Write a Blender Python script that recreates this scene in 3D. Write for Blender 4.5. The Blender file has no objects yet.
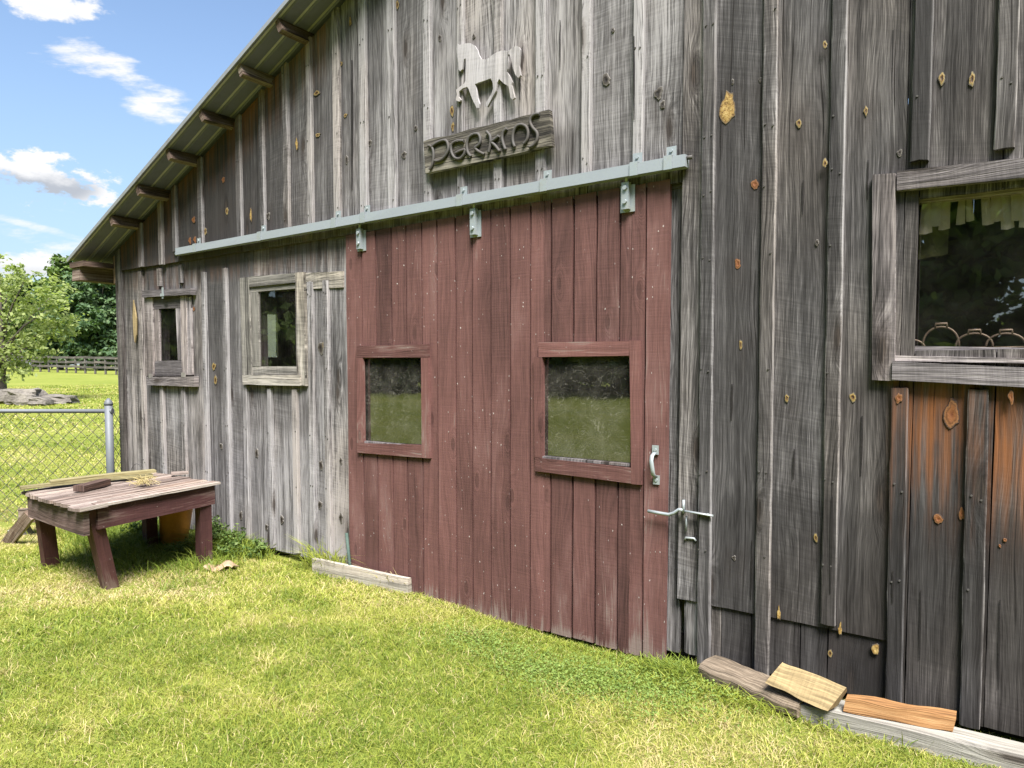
import bpy, math, random
import numpy as np
from mathutils import Vector, noise as mnoise

random.seed(7)
rng = np.random.default_rng(11)
scn = bpy.context.scene
COL = scn.collection
rad = math.radians

# ------------------------------------------------------------------ camera
FPX, PPX, PPY, PITCH = 710.0, 512.0, 402.0, rad(3.0)
TH = math.atan(987 / 710.0)
CAM = Vector((7.317, -3.51, 1.55))
FH = Vector((-math.cos(TH), math.sin(TH), 0))
RT = Vector((math.sin(TH), math.cos(TH), 0))
FW = FH * math.cos(PITCH) - Vector((0, 0, 1)) * math.sin(PITCH)
UP = RT.cross(FW)
cd = bpy.data.cameras.new('camera')
cam = bpy.data.objects.new('camera', cd)
COL.objects.link(cam)
cam.location = CAM
cam.rotation_euler = (math.pi / 2 - PITCH, 0, math.atan2(-FH.x, FH.y))
cd.sensor_width = 36
cd.lens = FPX / 1024 * 36
cd.shift_y = (PPY - 384) / 1024
cd.clip_start = 0.05
cd.clip_end = 2000
scn.camera = cam

# ------------------------------------------------------------------ light
SUN = Vector((0.60, -0.58, 1.22)).normalized()
EL = math.asin(SUN.z)
ROT = math.atan2(SUN.x, SUN.y)
SKY_STRENGTH = 0.074
ld = bpy.data.lights.new('sun', 'SUN')
ld.energy = 4.7
ld.angle = rad(26)
ld.color = (1.0, 0.965, 0.92)
sun = bpy.data.objects.new('sun', ld)
COL.objects.link(sun)
sun.rotation_euler = SUN.to_track_quat('Z', 'Y').to_euler()
scn.view_settings.view_transform = 'Standard'
scn.view_settings.look = 'None'
scn.view_settings.gamma = 1
scn.view_settings.use_curve_mapping = False
scn.view_settings.exposure = 1.68
scn.cycles.max_bounces = 6
scn.cycles.diffuse_bounces = 3
scn.cycles.glossy_bounces = 3
scn.cycles.transparent_max_bounces = 8
scn.cycles.use_denoising = True
scn.cycles.caustics_reflective = False
scn.cycles.caustics_refractive = False


def ray(px, py):
    return FW * FPX + RT * (px - PPX) - UP * (py - PPY)


def W(px, py, off=0.0):            # photo pixel -> point on the barn front, off metres in front of it
    d = ray(px, py)
    t = (-off - CAM.y) / d.y
    return CAM + d * t


def G(px, py, z=0.0):              # photo pixel -> point at height z
    d = ray(px, py)
    return CAM + d * ((z - CAM.z) / d.z)


def D(px, py, dep):                # photo pixel -> point at a distance along the view
    return CAM + ray(px, py) * (dep / FPX)


# ------------------------------------------------------------------ node helpers
class S:
    """a node socket with arithmetic"""
    def __init__(s, g, sock): s.g, s.k = g, sock
    def __add__(s, o): return s.g.m('ADD', s, o)
    def __radd__(s, o): return s.g.m('ADD', s, o)
    def __sub__(s, o): return s.g.m('SUBTRACT', s, o)
    def __rsub__(s, o): return s.g.m('SUBTRACT', o, s)
    def __mul__(s, o): return s.g.m('MULTIPLY', s, o)
    def __rmul__(s, o): return s.g.m('MULTIPLY', s, o)
    def __truediv__(s, o): return s.g.m('DIVIDE', s, o)


class NG:
    def __init__(s, tree):
        s.t = tree
        s.n = tree.nodes
        s.n.clear()
    def new(s, typ, **kw):
        n = s.n.new(typ)
        for k, v in kw.items(): setattr(n, k, v)
        return n
    def put(s, inp, v):
        if isinstance(v, S): s.t.links.new(v.k, inp)
        elif v is not None: inp.default_value = v
    def m(s, op, a, b=None, c=None, clamp=False):
        n = s.new('ShaderNodeMath', operation=op, use_clamp=clamp)
        s.put(n.inputs[0], a); s.put(n.inputs[1], b); s.put(n.inputs[2], c)
        return S(s, n.outputs[0])
    def xyz(s, x, y, z=0.0):
        n = s.new('ShaderNodeCombineXYZ')
        for i, v in enumerate((x, y, z)): s.put(n.inputs[i], v)
        return S(s, n.outputs[0])
    def sep(s, v):
        n = s.new('ShaderNodeSeparateXYZ'); s.put(n.inputs[0], v)
        return [S(s, o) for o in n.outputs]
    def noise(s, vec, scale=1.0, detail=2.0, rough=0.5, dist=0.0, col=False):
        n = s.new('ShaderNodeTexNoise')
        s.put(n.inputs['Vector'], vec)
        n.inputs['Scale'].default_value = scale
        n.inputs['Detail'].default_value = detail
        n.inputs['Roughness'].default_value = rough
        n.inputs['Distortion'].default_value = dist
        return S(s, n.outputs['Color' if col else 'Fac'])
    def voro(s, vec, scale=1.0, feature='F1', dim='3D', rnd=1.0):
        n = s.new('ShaderNodeTexVoronoi', feature=feature, voronoi_dimensions=dim)
        s.put(n.inputs['Vector'], vec)
        n.inputs['Scale'].default_value = scale
        n.inputs['Randomness'].default_value = rnd
        return S(s, n.outputs['Distance']), (S(s, n.outputs['Color']) if 'Color' in n.outputs else None)
    def step(s, v, a, b, lo=0.0, hi=1.0):
        n = s.new('ShaderNodeMapRange', interpolation_type='SMOOTHSTEP')
        s.put(n.inputs[0], v)
        for i, x in ((1, a), (2, b), (3, lo), (4, hi)): s.put(n.inputs[i], x)
        return S(s, n.outputs[0])
    def mix(s, f, a, b, blend='MIX'):
        n = s.new('ShaderNodeMix', data_type='RGBA', blend_type=blend)
        s.put(n.inputs['Factor'], f)
        for i, v in ((6, a), (7, b)):
            if isinstance(v, tuple): v = (*v, 1.0) if len(v) == 3 else v
            s.put(n.inputs[i], v)
        return S(s, n.outputs[2])
    def ramp(s, f, stops):
        n = s.new('ShaderNodeValToRGB'); s.put(n.inputs[0], f)
        e = n.color_ramp.elements
        while len(e) < len(stops): e.new(0.5)
        for el, (p, c) in zip(e, stops): el.position = p; el.color = (*c, 1)
        return S(s, n.outputs[0])
    def attr(s, name):
        n = s.new('ShaderNodeAttribute', attribute_name=name)
        return S(s, n.outputs['Color']), S(s, n.outputs['Vector']), S(s, n.outputs['Alpha'])
    def bump(s, h, strength=0.5, dist=0.01):
        n = s.new('ShaderNodeBump'); s.put(n.inputs['Height'], h)
        n.inputs['Strength'].default_value = strength
        n.inputs['Distance'].default_value = dist
        return S(s, n.outputs[0])
    def principled(s, col, rough=0.8, metal=0.0, normal=None, spec=0.3, **kw):
        n = s.new('ShaderNodeBsdfPrincipled')
        if isinstance(col, tuple): col = (*col, 1.0)
        s.put(n.inputs['Base Color'], col); s.put(n.inputs['Roughness'], rough)
        s.put(n.inputs['Metallic'], metal); n.inputs['Specular IOR Level'].default_value = spec
        if normal: s.put(n.inputs['Normal'], normal)
        return S(s, n.outputs[0])
    def out(s, sh):
        n = s.new('ShaderNodeOutputMaterial'); s.put(n.inputs[0], sh)


def mat(name):
    m = bpy.data.materials.new(name); m.use_nodes = True
    return m, NG(m.node_tree)


# ------------------------------------------------------------------ sky
wd = bpy.data.worlds.new('World'); scn.world = wd; wd.use_nodes = True
g = NG(wd.node_tree)
sk = g.new('ShaderNodeTexSky', sky_type='NISHITA', sun_disc=False, sun_elevation=EL, sun_rotation=ROT,
           altitude=100, air_density=1.0, dust_density=0.6, ozone_density=1.0)
tc = g.new('ShaderNodeTexCoord')
dirv = S(g, tc.outputs['Generated'])
dx, dy, dz = g.sep(dirv)
A0 = ray(100, 365); A0.z = 0; A0.normalize()          # the quarter of the sky left of the barn
A1 = Vector((A0.y, -A0.x, 0))
fwd = g.m('MAXIMUM', dx * A0.x + dy * A0.y, 0.05)
su = (dx * A1.x + dy * A1.y) / fwd
sv = dz / fwd
front = g.step(dx * A0.x + dy * A0.y, 0.1, 0.3)
P = g.xyz(su, sv, 0.0)
n_big = g.noise(g.xyz(su * 13.0, sv * 22.0, 1.7), 1.0, 8, 0.62)
n_wisp = g.noise(g.xyz(su * 7.0 + sv * 9.0, sv * 26.0 - su * 6.0, 4.2), 1.0, 8, 0.62)


def skyuv(px, py):
    d = ray(px, py).normalized()
    w = d.x * A0.x + d.y * A0.y
    return (d.x * A1.x + d.y * A1.y) / w, d.z / w


cloud = None; shade = None
# (centre px, half-size px, tilt (v per u), noise weight, density, wispy, shaded base)
for (cx_, cy_, hx, hy, tilt, nw, dens, wispy, base) in (
        (52, 2, 46, 20, 0.0, 0.8, 1.15, 0, 0.1), (128, 84, 72, 22, -0.35, 1.15, 1.05, 1, 0),
        (40, 180, 72, 28, 0.0, 1.35, 1.25, 0, 1), (62, 210, 50, 7, -0.3, 1.1, 0.75, 1, 0),
        (36, 240, 66, 11, -0.2, 1.1, 0.95, 1, 0), (30, 268, 60, 20, 0.0, 0.9, 1.1, 0, 0.3),
        (62, 50, 14, 4, 0, 1.2, 0.8, 1, 0), (30, 225, 55, 6, -0.25, 1.1, 0.8, 1, 0), (15, 262, 45, 9, 0, 1.0, 1.0, 1, 0), (-190, 120, 120, 50, 0, 0.9, 1.2, 0, 1), (-420, 60, 160, 70, 0.1, 1.0, 1.1, 0, 0.7)):
    u0, v0 = skyuv(cx_, cy_); u1, _ = skyuv(cx_ + hx, cy_); _, v1 = skyuv(cx_, cy_ - hy)
    au, av = abs(u1 - u0), abs(v1 - v0)
    eu = (su - u0) / au
    ev = (sv - v0 - (su - u0) * tilt) / av
    r2 = eu * eu + ev * ev
    nn = n_wisp if wispy else n_big
    mk = g.step((1.0 - r2) * 0.55 + (nn - 0.5) * (nw * 4.2), 0.0, 0.95 if wispy else 0.5) * dens
    cloud = mk if cloud is None else g.m('MAXIMUM', cloud, mk)
    if base:
        sh = g.step(ev + (n_big - 0.5) * 1.9, 0.45, -0.2) * g.step(r2, 1.0, 0.3) * base
        shade = sh if shade is None else g.m('MAXIMUM', shade, sh)
cloud = g.m('MINIMUM', cloud * front, 1.0)
n_all = g.noise(g.xyz(dx * 2.2, dy * 2.2, dz * 5.0), 1.0, 7, 0.58)      # scattered cumulus on the rest of the sky
rest = g.step(n_all, 0.50, 0.64) * (1.0 - front) * g.step(dz, 0.02, 0.2)
cloud = g.m('MAXIMUM', cloud, rest)
skycol = g.mix(g.step(dz, 0.42, 0.0) * 0.7, S(g, sk.outputs[0]), (1.6, 2.2, 2.75))
ccol = g.mix(shade * 0.85, (4.4, 4.42, 4.5), (1.9, 2.1, 2.45))
final = g.mix(cloud, skycol, ccol)
bg = g.new('ShaderNodeBackground'); g.put(bg.inputs[0], final); bg.inputs[1].default_value = SKY_STRENGTH
wo = g.new('ShaderNodeOutputWorld'); g.t.links.new(bg.outputs[0], wo.inputs[0])


# ------------------------------------------------------------------ mesh builder
class MB:
    def __init__(s):
        s.v = []; s.f = []; s.mi = []; s.gc = []; s.bd = []; s.sm = []
    def vert(s, p, gc=(0, 0, 0), bd=(0.5, 0, 0, 0.5)):
        s.v.append(tuple(p)); s.gc.append(gc); s.bd.append(bd)
        return len(s.v) - 1
    def face(s, idx, mi=0, smooth=False):
        s.f.append(tuple(idx)); s.mi.append(mi); s.sm.append(smooth)
    def quad(s, a, b, c, d, gcs=None, bd=(0.5, 0, 0, 0.5), mi=0):
        ps = (a, b, c, d)
        if gcs is None: gcs = [(p[0] + p[1], p[2], 0.3) for p in ps]
        s.face([s.vert(p, q, bd) for p, q in zip(ps, gcs)], mi)

    def plank(s, o, a, b, c, L, Wd, T, na=6, nb=3, bd=None, L2=None, wob=0.002, edge=0.0015, mi=0, rnd=None, skew=0.0, edge_tone=0.0, side_tone=None, ease=0.0):
        """a board: o corner, a along, b across, c outward normal; L2 length at the far edge"""
        o, a, b, c = Vector(o), Vector(a), Vector(b), Vector(c)
        rnd = random.random() if rnd is None else rnd
        ru, rv = rnd * 53.7, (rnd * 917.3) % 31
        L2 = L if L2 is None else L2
        s1, s2 = random.random() * 50, random.random() * 50
        bdf = bd if callable(bd) else (lambda p: bd or (0.5, 0, 0))
        cup = random.uniform(-1, 1) * wob
        cols = [j / nb for j in range(nb + 1)]
        if ease: nb = 4; cols = [0, ease / Wd, .5, 1 - ease / Wd, 1]
        def pt(i, j, back=False):
            fb = cols[j]; l = (L * (1 - fb) + L2 * fb) * i / na
            e = mnoise.noise((l * 2.3, s1 + fb * 7, 0)) * edge * (1 if j in (0, nb) else 0)
            e += mnoise.noise((l * 9, s1 + fb * 7, 3)) * edge * 0.7 * (1 if j in (0, nb) else 0)
            z = mnoise.noise((l * 1.7, s2, fb)) * wob + cup * (2 * fb - 1) ** 2
            if ease and j in (0, nb): z -= ease * .8
            endj = mnoise.noise((fb * 3, s2, 5)) * edge * 2 * (1 if i in (0, na) else 0)
            p = o + a * (l + endj) + b * (fb * Wd + e + skew * l)
            return p + (c * z if not back else -c * T)
        def add(p, u, v, et=0.0):
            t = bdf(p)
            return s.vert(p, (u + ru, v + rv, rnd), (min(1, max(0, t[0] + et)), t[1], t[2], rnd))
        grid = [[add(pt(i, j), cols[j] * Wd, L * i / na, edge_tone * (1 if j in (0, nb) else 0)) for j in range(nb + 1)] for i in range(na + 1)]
        for i in range(na):
            for j in range(nb):
                s.face((grid[i][j], grid[i][j + 1], grid[i + 1][j + 1], grid[i + 1][j]), mi)
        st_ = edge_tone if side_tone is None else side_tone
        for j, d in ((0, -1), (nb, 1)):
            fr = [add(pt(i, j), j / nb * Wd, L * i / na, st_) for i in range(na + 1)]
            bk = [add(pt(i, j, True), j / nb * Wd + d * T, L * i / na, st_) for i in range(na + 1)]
            for i in range(na):
                q = (fr[i], fr[i + 1], bk[i + 1], bk[i])
                s.face(q if d > 0 else q[::-1], mi)
        for i, d in ((0, -1), (na, 1)):
            fr = [add(pt(i, j), j / nb * Wd, d * 0.0 + L * i / na) for j in range(nb + 1)]
            bk = [add(pt(i, j, True), j / nb * Wd, L * i / na + d * T) for j in range(nb + 1)]
            for j in range(nb):
                q = (fr[j], bk[j], bk[j + 1], fr[j + 1])
                s.face(q if d > 0 else q[::-1], mi)
        q = [add(pt(i, j, True), j / nb * Wd, L * i / na) for i, j in ((0, 0), (na, 0), (na, nb), (0, nb))]
        s.face(q, mi)

    def box(s, lo, hi, mi=0, bd=(0.5, 0, 0)):
        lo, hi = Vector(lo), Vector(hi); d = hi - lo
        s.plank((lo.x, lo.y, lo.z), (0, 0, 1), (1, 0, 0), (0, -1, 0), d.z, d.x, d.y, 1, 1, bd, wob=0, edge=0, mi=mi)

    def tube(s, pts, r, n=8, mi=0, cap=True, flat=1.0, smooth=True, bd=(0.5, 0, 0, 0.5), updir=None):
        pts = [Vector(p) for p in pts]
        rs = r if isinstance(r, (list, tuple)) else [r] * len(pts)
        rings = []; L = 0
        t0 = (pts[1] - pts[0]).normalized()
        ref = Vector(updir) if updir else (Vector((0, 0, 1)) if abs(t0.z) < 0.9 else Vector((1, 0, 0)))
        for i, p in enumerate(pts):
            t = (pts[min(i + 1, len(pts) - 1)] - pts[max(i - 1, 0)]).normalized()
            x = t.cross(ref)
            if x.length < 1e-4: x = t.orthogonal()
            x.normalize(); y = x.cross(t).normalized(); ref = y
            if i: L += (p - pts[i - 1]).length
            rings.append([s.vert(p + x * math.cos(k * 2 * math.pi / n) * rs[i] + y * math.sin(k * 2 * math.pi / n) * rs[i] * flat,
                                 (k / n * 0.2, L, 0.4), bd) for k in range(n)])
        for i in range(len(pts) - 1):
            for k in range(n):
                s.face((rings[i][k], rings[i + 1][k], rings[i + 1][(k + 1) % n], rings[i][(k + 1) % n]), mi, smooth)
        if cap:
            s.face(rings[0], mi); s.face(rings[-1][::-1], mi)

    def prism(s, poly, nrm, T, mi=0, bd=(0.5, 0, 0, 0.5)):
        """outline (world points, in a plane) given thickness T against nrm"""
        nrm = Vector(nrm).normalized(); poly = [Vector(p) for p in poly]
        area = sum(((poly[i] - poly[0]).cross(poly[(i + 1) % len(poly)] - poly[0]) for i in range(len(poly))), Vector())
        if area.dot(nrm) < 0: poly = poly[::-1]
        gc = lambda p: (p.x + p.y + 3.1, p.z + 1.7, 0.45)
        s.face([s.vert(p, gc(p), bd) for p in poly], mi)
        bk = [p - nrm * T for p in poly]
        s.face([s.vert(p, gc(p), bd) for p in bk[::-1]], mi)
        for i in range(len(poly)):
            j = (i + 1) % len(poly)
            s.face([s.vert(p, gc(p), bd) for p in (poly[i], bk[i], bk[j], poly[j])], mi)

    def build(s, name, mats, parent=None, **props):
        me = bpy.data.meshes.new(name)
        me.from_pydata(s.v, [], s.f)
        if not isinstance(mats, (list, tuple)): mats = [mats]
        for m in mats: me.materials.append(m)
        me.polygons.foreach_set('material_index', s.mi)
        me.polygons.foreach_set('use_smooth', s.sm)
        a = me.attributes.new('gc', 'FLOAT_VECTOR', 'POINT')
        a.data.foreach_set('vector', np.array(s.gc, dtype=np.float32).ravel())
        a = me.attributes.new('bd', 'FLOAT_COLOR', 'POINT')
        a.data.foreach_set('color', np.array([(*b, 0.5)[:4] for b in s.bd], dtype=np.float32).ravel())
        me.update()
        o = bpy.data.objects.new(name, me); COL.objects.link(o)
        if parent: o.parent = parent; o.matrix_parent_inverse.identity()
        if parent and parent.type == 'EMPTY' or parent:
            off = Vector((0, 0, 0)); q = parent
            while q: off += q.location; q = q.parent
            o.location = -off
            if any(True for _ in [0]) and off.length == 0: o.location = (0, 0, 0)
        for k, v in props.items(): o[k] = v
        return o


def thing(name, label, cat, loc=(0, 0, 0), group=None):
    o = bpy.data.objects.new(name, None); COL.objects.link(o)
    o.location = loc; o.empty_display_size = 0.1
    o['label'] = label; o['category'] = cat
    if group: o['group'] = group
    return o


def tag(o, label, cat, group=None):
    o['label'] = label; o['category'] = cat
    if group: o['group'] = group
    return o


# ------------------------------------------------------------------ materials
def wood(name, dark=(0.022, 0.02, 0.02), mid=(0.15, 0.142, 0.138), light=(0.43, 0.41, 0.39), contrast=0.88, knots=1.0,
         orange=(0.34, 0.14, 0.035), bump=0.6, cracks=1.0, k=1.0):
    dark, mid, light = [tuple(k * c for c in q) for q in (dark, mid, light)]
    m, g = mat(name)
    _, gv, _ = g.attr('gc'); bc, _, ba = g.attr('bd')
    u, v, r = g.sep(gv); tone, org, drk = g.sep(bc)
    rz = r * 19.0
    warp = g.noise(g.xyz(u * 4.0, v * 0.9, rz), 1, 2) - 0.5
    # knots push the grain aside
    kd, kc = g.voro(g.xyz(u * 3.4 + warp * 0.3, v * 1.0, 0), 1.0, 'F1', '2D')
    kr, kg_, kb_ = g.sep(kc)
    gate = g.step(kr, 0.45, 0.5) * knots
    push = g.m('EXPONENT', kd * kd * -42.0) * gate
    ph = u * 75.0 + warp * 5.0 + push * 6.0
    fibre = g.noise(g.xyz(ph, v * 0.7 + push, rz), 1.0, 4, 0.65)
    fine = g.noise(g.xyz(u * 240.0 + warp * 30.0, v * 7.0, rz), 1.0, 2, 0.6)
    streak = g.noise(g.xyz(u * 17.0 + warp * 1.2, v * 0.45, rz), 1.0, 4, 0.62)
    blotch = g.noise(g.xyz(u * 3.5, v * 1.5, rz), 1.0, 4, 0.6)
    saw = g.noise(g.xyz(u * 2.5, v * 75.0 + u * 7.0, rz), 1.0, 4, 0.75)
    sawamt = g.step(g.noise(g.xyz(u * 1.5, v * 0.8, rz + 3.0), 1, 2), 0.38, 0.62) * 0.65
    val = 0.5 + ((fibre - 0.5) * 1.15 + (fine - 0.5) * 1.35 + (streak - 0.5) * 1.35 + (blotch - 0.5) * 0.75 + (saw - 0.5) * sawamt) * (contrast * (0.34 + 1.05 * tone) * (0.7 + 0.6 * ba))
    val = val + (tone - 0.5) * 0.95 + (ba - 0.5) * 0.16
    col = g.ramp(val, [(0.02, dark), (0.30, tuple(0.45 * a for a in mid)), (0.52, mid), (0.92, light)])
    hue = g.noise(g.xyz(u * 2.0, v * 0.7, rz + 5.0), 1, 2) + (ba - 0.5) * 0.3
    col = g.mix(g.step(hue, 0.45, 0.75) * 0.55, col, g.mix(1.0, col, (1.10, 0.99, 0.86), 'MULTIPLY'))
    ofac = g.m('MINIMUM', org * g.step(g.noise(g.xyz(u * 30.0, v * 1.1, rz), 1, 3, 0.6) * 0.55 + streak * 0.3 + blotch * 0.35, 0.50, 0.74), 1.0)
    ocol = g.mix(fibre, tuple(0.35 * c for c in orange), tuple(1.5 * c for c in orange))
    col = g.mix(ofac, col, ocol)
    dfac = g.m('MINIMUM', drk * g.step(streak * 0.7 + blotch * 0.4, 0.38, 0.62), 1.0)
    col = g.mix(dfac * 0.85, col, (0.022, 0.017, 0.015))
    # knot hearts
    heart = g.step(kd + (fine - 0.5) * 0.05 + (fibre - 0.5) * 0.04, 0.075, 0.035) * gate
    rim = g.step(kd, 0.14, 0.08) * gate
    col = g.mix(rim * 0.55, col, g.mix(1.0, col, (0.42, 0.38, 0.35), 'MULTIPLY'))
    col = g.mix(heart * 0.85, col, g.mix(g.step(fine, 0.35, 0.7), (0.014, 0.011, 0.010), (0.055, 0.042, 0.034)))
    # drying cracks
    ck = g.noise(g.xyz(u * 95.0 + warp * 8.0, v * 0.9, rz + 9.0), 1, 2)
    crack = g.step(ck, 0.66, 0.70) * cracks
    col = g.mix(crack * 0.85, col, (0.012, 0.010, 0.009))
    h = fibre * 0.9 + fine * 0.5 + saw * 0.12 - crack * 1.6 - heart * 0.5
    g.out(g.principled(col, 0.86, 0, g.bump(h, bump, 0.006), 0.22))
    return m


def paint(name, base, worn=(0.16, 0.125, 0.11), wear=0.64, specks=1.0):
    m, g = mat(name)
    _, gv, _ = g.attr('gc'); bc, _, ba = g.attr('bd')
    u, v, r = g.sep(gv); tone, org, drk = g.sep(bc)
    rz = r * 17.0
    warp = g.noise(g.xyz(u * 4, v * 0.9, rz), 1, 2) - 0.5
    kd, kc = g.voro(g.xyz(u * 4.5, v * 1.6, 0), 1.0, 'F1', '2D')
    kr, _, _ = g.sep(kc); gate = g.step(kr, 0.35, 0.4)
    push = g.m('EXPONENT', kd * kd * -55.0) * gate
    fibre = g.noise(g.xyz(u * 60 + warp * 14 + push * 8, v * 0.6, rz), 1, 3, 0.6)
    fine = g.noise(g.xyz(u * 230, v * 7, rz), 1, 2)
    saw = g.noise(g.xyz(u * 4, v * 120, rz), 1, 2)
    blotch = g.noise(g.xyz(u * 5, v * 1.3, rz), 1, 4, 0.6)
    k = 0.56 + (fibre - 0.5) * 1.0 + (fine - 0.5) * 0.8 + (saw - 0.5) * 0.35 + (blotch - 0.5) * 1.2 + (ba - 0.5) * 0.55
    col = g.mix(k, tuple(0.45 * c for c in base), tuple(1.55 * c for c in base))
    col = g.mix(g.step(blotch, 0.52, 0.72) * 0.35, col, tuple(min(1, 1.5 * c + 0.035) for c in base))
    wf = g.step(blotch * 0.5 + fibre * 0.35 + fine * 0.25 + drk * 0.35, wear, wear + 0.1)
    col = g.mix(wf * 0.85, col, worn)
    heart = g.step(kd, 0.085, 0.05) * gate
    col = g.mix(heart * 0.45, col, tuple(0.35 * c for c in base))
    sd, sc_ = g.voro(g.xyz(u * 34 + fibre, v * 15 + blotch * 3.0, 0), 1.0, 'F1', '2D')
    sr, sg_, _ = g.sep(sc_)
    sp = g.step(sd, 0.10, 0.04) * g.step(sr + (blotch - 0.5) * 0.6, 0.88, 0.92) * specks
    col = g.mix(sp * 0.8, col, (0.36, 0.32, 0.30))
    h = fibre * 0.7 + fine * 0.4 + saw * 0.25 - heart * 0.4 + sp * 0.3
    g.out(g.principled(col, 0.72, 0, g.bump(h, 0.55, 0.005), 0.25))
    return m


def metal(name, col, rough=0.45, met=0.85, dirt=(0.12, 0.09, 0.07), amt=0.4):
    m, g = mat(name)
    t = g.new('ShaderNodeTexCoord'); p = S(g, t.outputs['Object'])
    n = g.noise(p, 14, 5, 0.65); n2 = g.noise(p, 90, 3)
    c = g.mix(g.step(n, 0.42, 0.75) * amt, col, dirt)
    c = g.mix((n2 - 0.3) * 0.25, c, tuple(min(1, x * 1.3) for x in col))
    g.out(g.principled(c, g.m('ADD', rough, (n - 0.5) * 0.3), met, g.bump(n2, 0.12, 0.002), 0.5))
    return m


def plain(name, a, b, scale=8, rough=0.85, bump=0.4, bd=0.01):
    m, g = mat(name)
    t = g.new('ShaderNodeTexCoord'); p = S(g, t.outputs['Object'])
    n = g.noise(p, scale, 6, 0.62); n2 = g.noise(p, scale * 7, 3)
    g.out(g.principled(g.mix(g.step(n * 0.7 + n2 * 0.3, 0.3, 0.7), a, b), rough, 0, g.bump(n + n2 * 0.4, bump, bd), 0.3))
    return m


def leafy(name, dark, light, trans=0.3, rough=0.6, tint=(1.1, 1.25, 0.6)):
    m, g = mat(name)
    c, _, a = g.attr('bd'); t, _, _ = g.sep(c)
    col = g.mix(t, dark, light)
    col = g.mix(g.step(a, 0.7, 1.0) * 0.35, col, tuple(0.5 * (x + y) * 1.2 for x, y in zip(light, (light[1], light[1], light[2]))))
    d = g.principled(col, rough, 0, None, 0.25)
    tr = g.new('ShaderNodeBsdfTranslucent'); g.put(tr.inputs[0], g.mix(1.0, col, tint, 'MULTIPLY'))
    mx = g.new('ShaderNodeMixShader'); mx.inputs[0].default_value = trans
    g.put(mx.inputs[1], d); g.t.links.new(tr.outputs[0], mx.inputs[2])
    g.out(S(g, mx.outputs[0]))
    return m


def glass(name, dust=0.05, swirl=1.0, ior=1.75, clear=0.87):
    m, g = mat(name)
    t = g.new('ShaderNodeTexCoord'); p = S(g, t.outputs['Object'])
    x, y, z = g.sep(p)
    fr = g.new('ShaderNodeFresnel'); fr.inputs[0].default_value = ior
    tr = g.new('ShaderNodeBsdfTransparent'); tr.inputs[0].default_value = (clear, clear, clear, 1)
    gl = g.new('ShaderNodeBsdfGlossy'); gl.inputs['Roughness'].default_value = 0.012
    wav = g.noise(g.xyz(x * 3, z * 3, 0.3), 1, 2)
    g.put(gl.inputs['Normal'], g.bump(wav, 0.05, 0.02))
    m1 = g.new('ShaderNodeMixShader'); ge = g.new('ShaderNodeNewGeometry'); g.put(m1.inputs[0], S(g, fr.outputs[0]) * (1.0 - S(g, ge.outputs['Backfacing'])))
    g.t.links.new(tr.outputs[0], m1.inputs[1]); g.t.links.new(gl.outputs[0], m1.inputs[2])
    df = g.new('ShaderNodeBsdfDiffuse'); df.inputs[0].default_value = (0.5, 0.47, 0.40, 1)
    n = g.noise(g.xyz(x * 6, z * 6, 1), 1, 5, 0.65)
    sw = g.noise(g.xyz(x * 9, z * 9, 4), 1, 2, 0.5, 2.5)
    line = g.step(g.m('ABSOLUTE', sw - 0.5), 0.012, 0.0) * swirl
    fac = g.m('MINIMUM', g.step(n, 0.35, 0.8) * dust * 1.6 + line * dust * 1.5 + dust * 0.35, 1.0)
    m2 = g.new('ShaderNodeMixShader'); g.put(m2.inputs[0], fac)
    g.t.links.new(m1.outputs[0], m2.inputs[1]); g.t.links.new(df.outputs[0], m2.inputs[2])
    g.out(S(g, m2.outputs[0]))
    return m


M = {}
M['siding'] = wood('weathered_siding', mid=(0.152, 0.143, 0.144), light=(0.43, 0.41, 0.415), orange=(0.18, 0.066, 0.020), k=0.62)
M['old'] = wood('silver_trim', mid=(0.205, 0.184, 0.19), light=(0.50, 0.46, 0.465), k=0.66)
M['lichen'] = wood('lichen_trim', mid=(0.215, 0.202, 0.182), light=(0.50, 0.465, 0.42), knots=0.6, k=0.75)
M['rafter'] = wood('rafter_wood', dark=(0.03, 0.02, 0.016), mid=(0.13, 0.085, 0.065), light=(0.36, 0.29, 0.24), k=0.8)
M['grey_plank'] = wood('grey_plank_wood', mid=(0.30, 0.285, 0.255), light=(0.58, 0.56, 0.5), contrast=0.6, cracks=0.7, k=0.75)
M['log'] = wood('split_beam_wood', mid=(0.30, 0.235, 0.17), light=(0.55, 0.46, 0.36), contrast=0.9, k=0.7)
M['split_yellow'] = wood('split_wood_yellow', dark=(0.14, 0.085, 0.04), mid=(0.52, 0.39, 0.20), light=(0.76, 0.62, 0.38), contrast=0.55, knots=0.5, cracks=0.35, k=0.62)
M['split_red'] = wood('split_wood_red', dark=(0.10, 0.04, 0.015), mid=(0.42, 0.215, 0.085), light=(0.62, 0.38, 0.18), contrast=0.8, knots=0.5, cracks=0.6, k=0.62)
M['board_yellow'] = wood('plank_yellow', mid=(0.27, 0.235, 0.115), light=(0.50, 0.45, 0.27), contrast=0.7, knots=0.3, k=0.72)
M['tabletop'] = wood('tabletop_wood', dark=(0.04, 0.028, 0.024), mid=(0.26, 0.20, 0.175), light=(0.55, 0.49, 0.44), contrast=0.9, k=0.72)
M['apron_worn'] = wood('worn_apron', dark=(0.03, 0.018, 0.016), mid=(0.15, 0.098, 0.085), light=(0.34, 0.27, 0.24), contrast=0.8, k=0.8)
M['sign'] = wood('sign_wood', mid=(0.12, 0.108, 0.09), light=(0.36, 0.33, 0.27), contrast=1.3, k=0.6)
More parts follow.
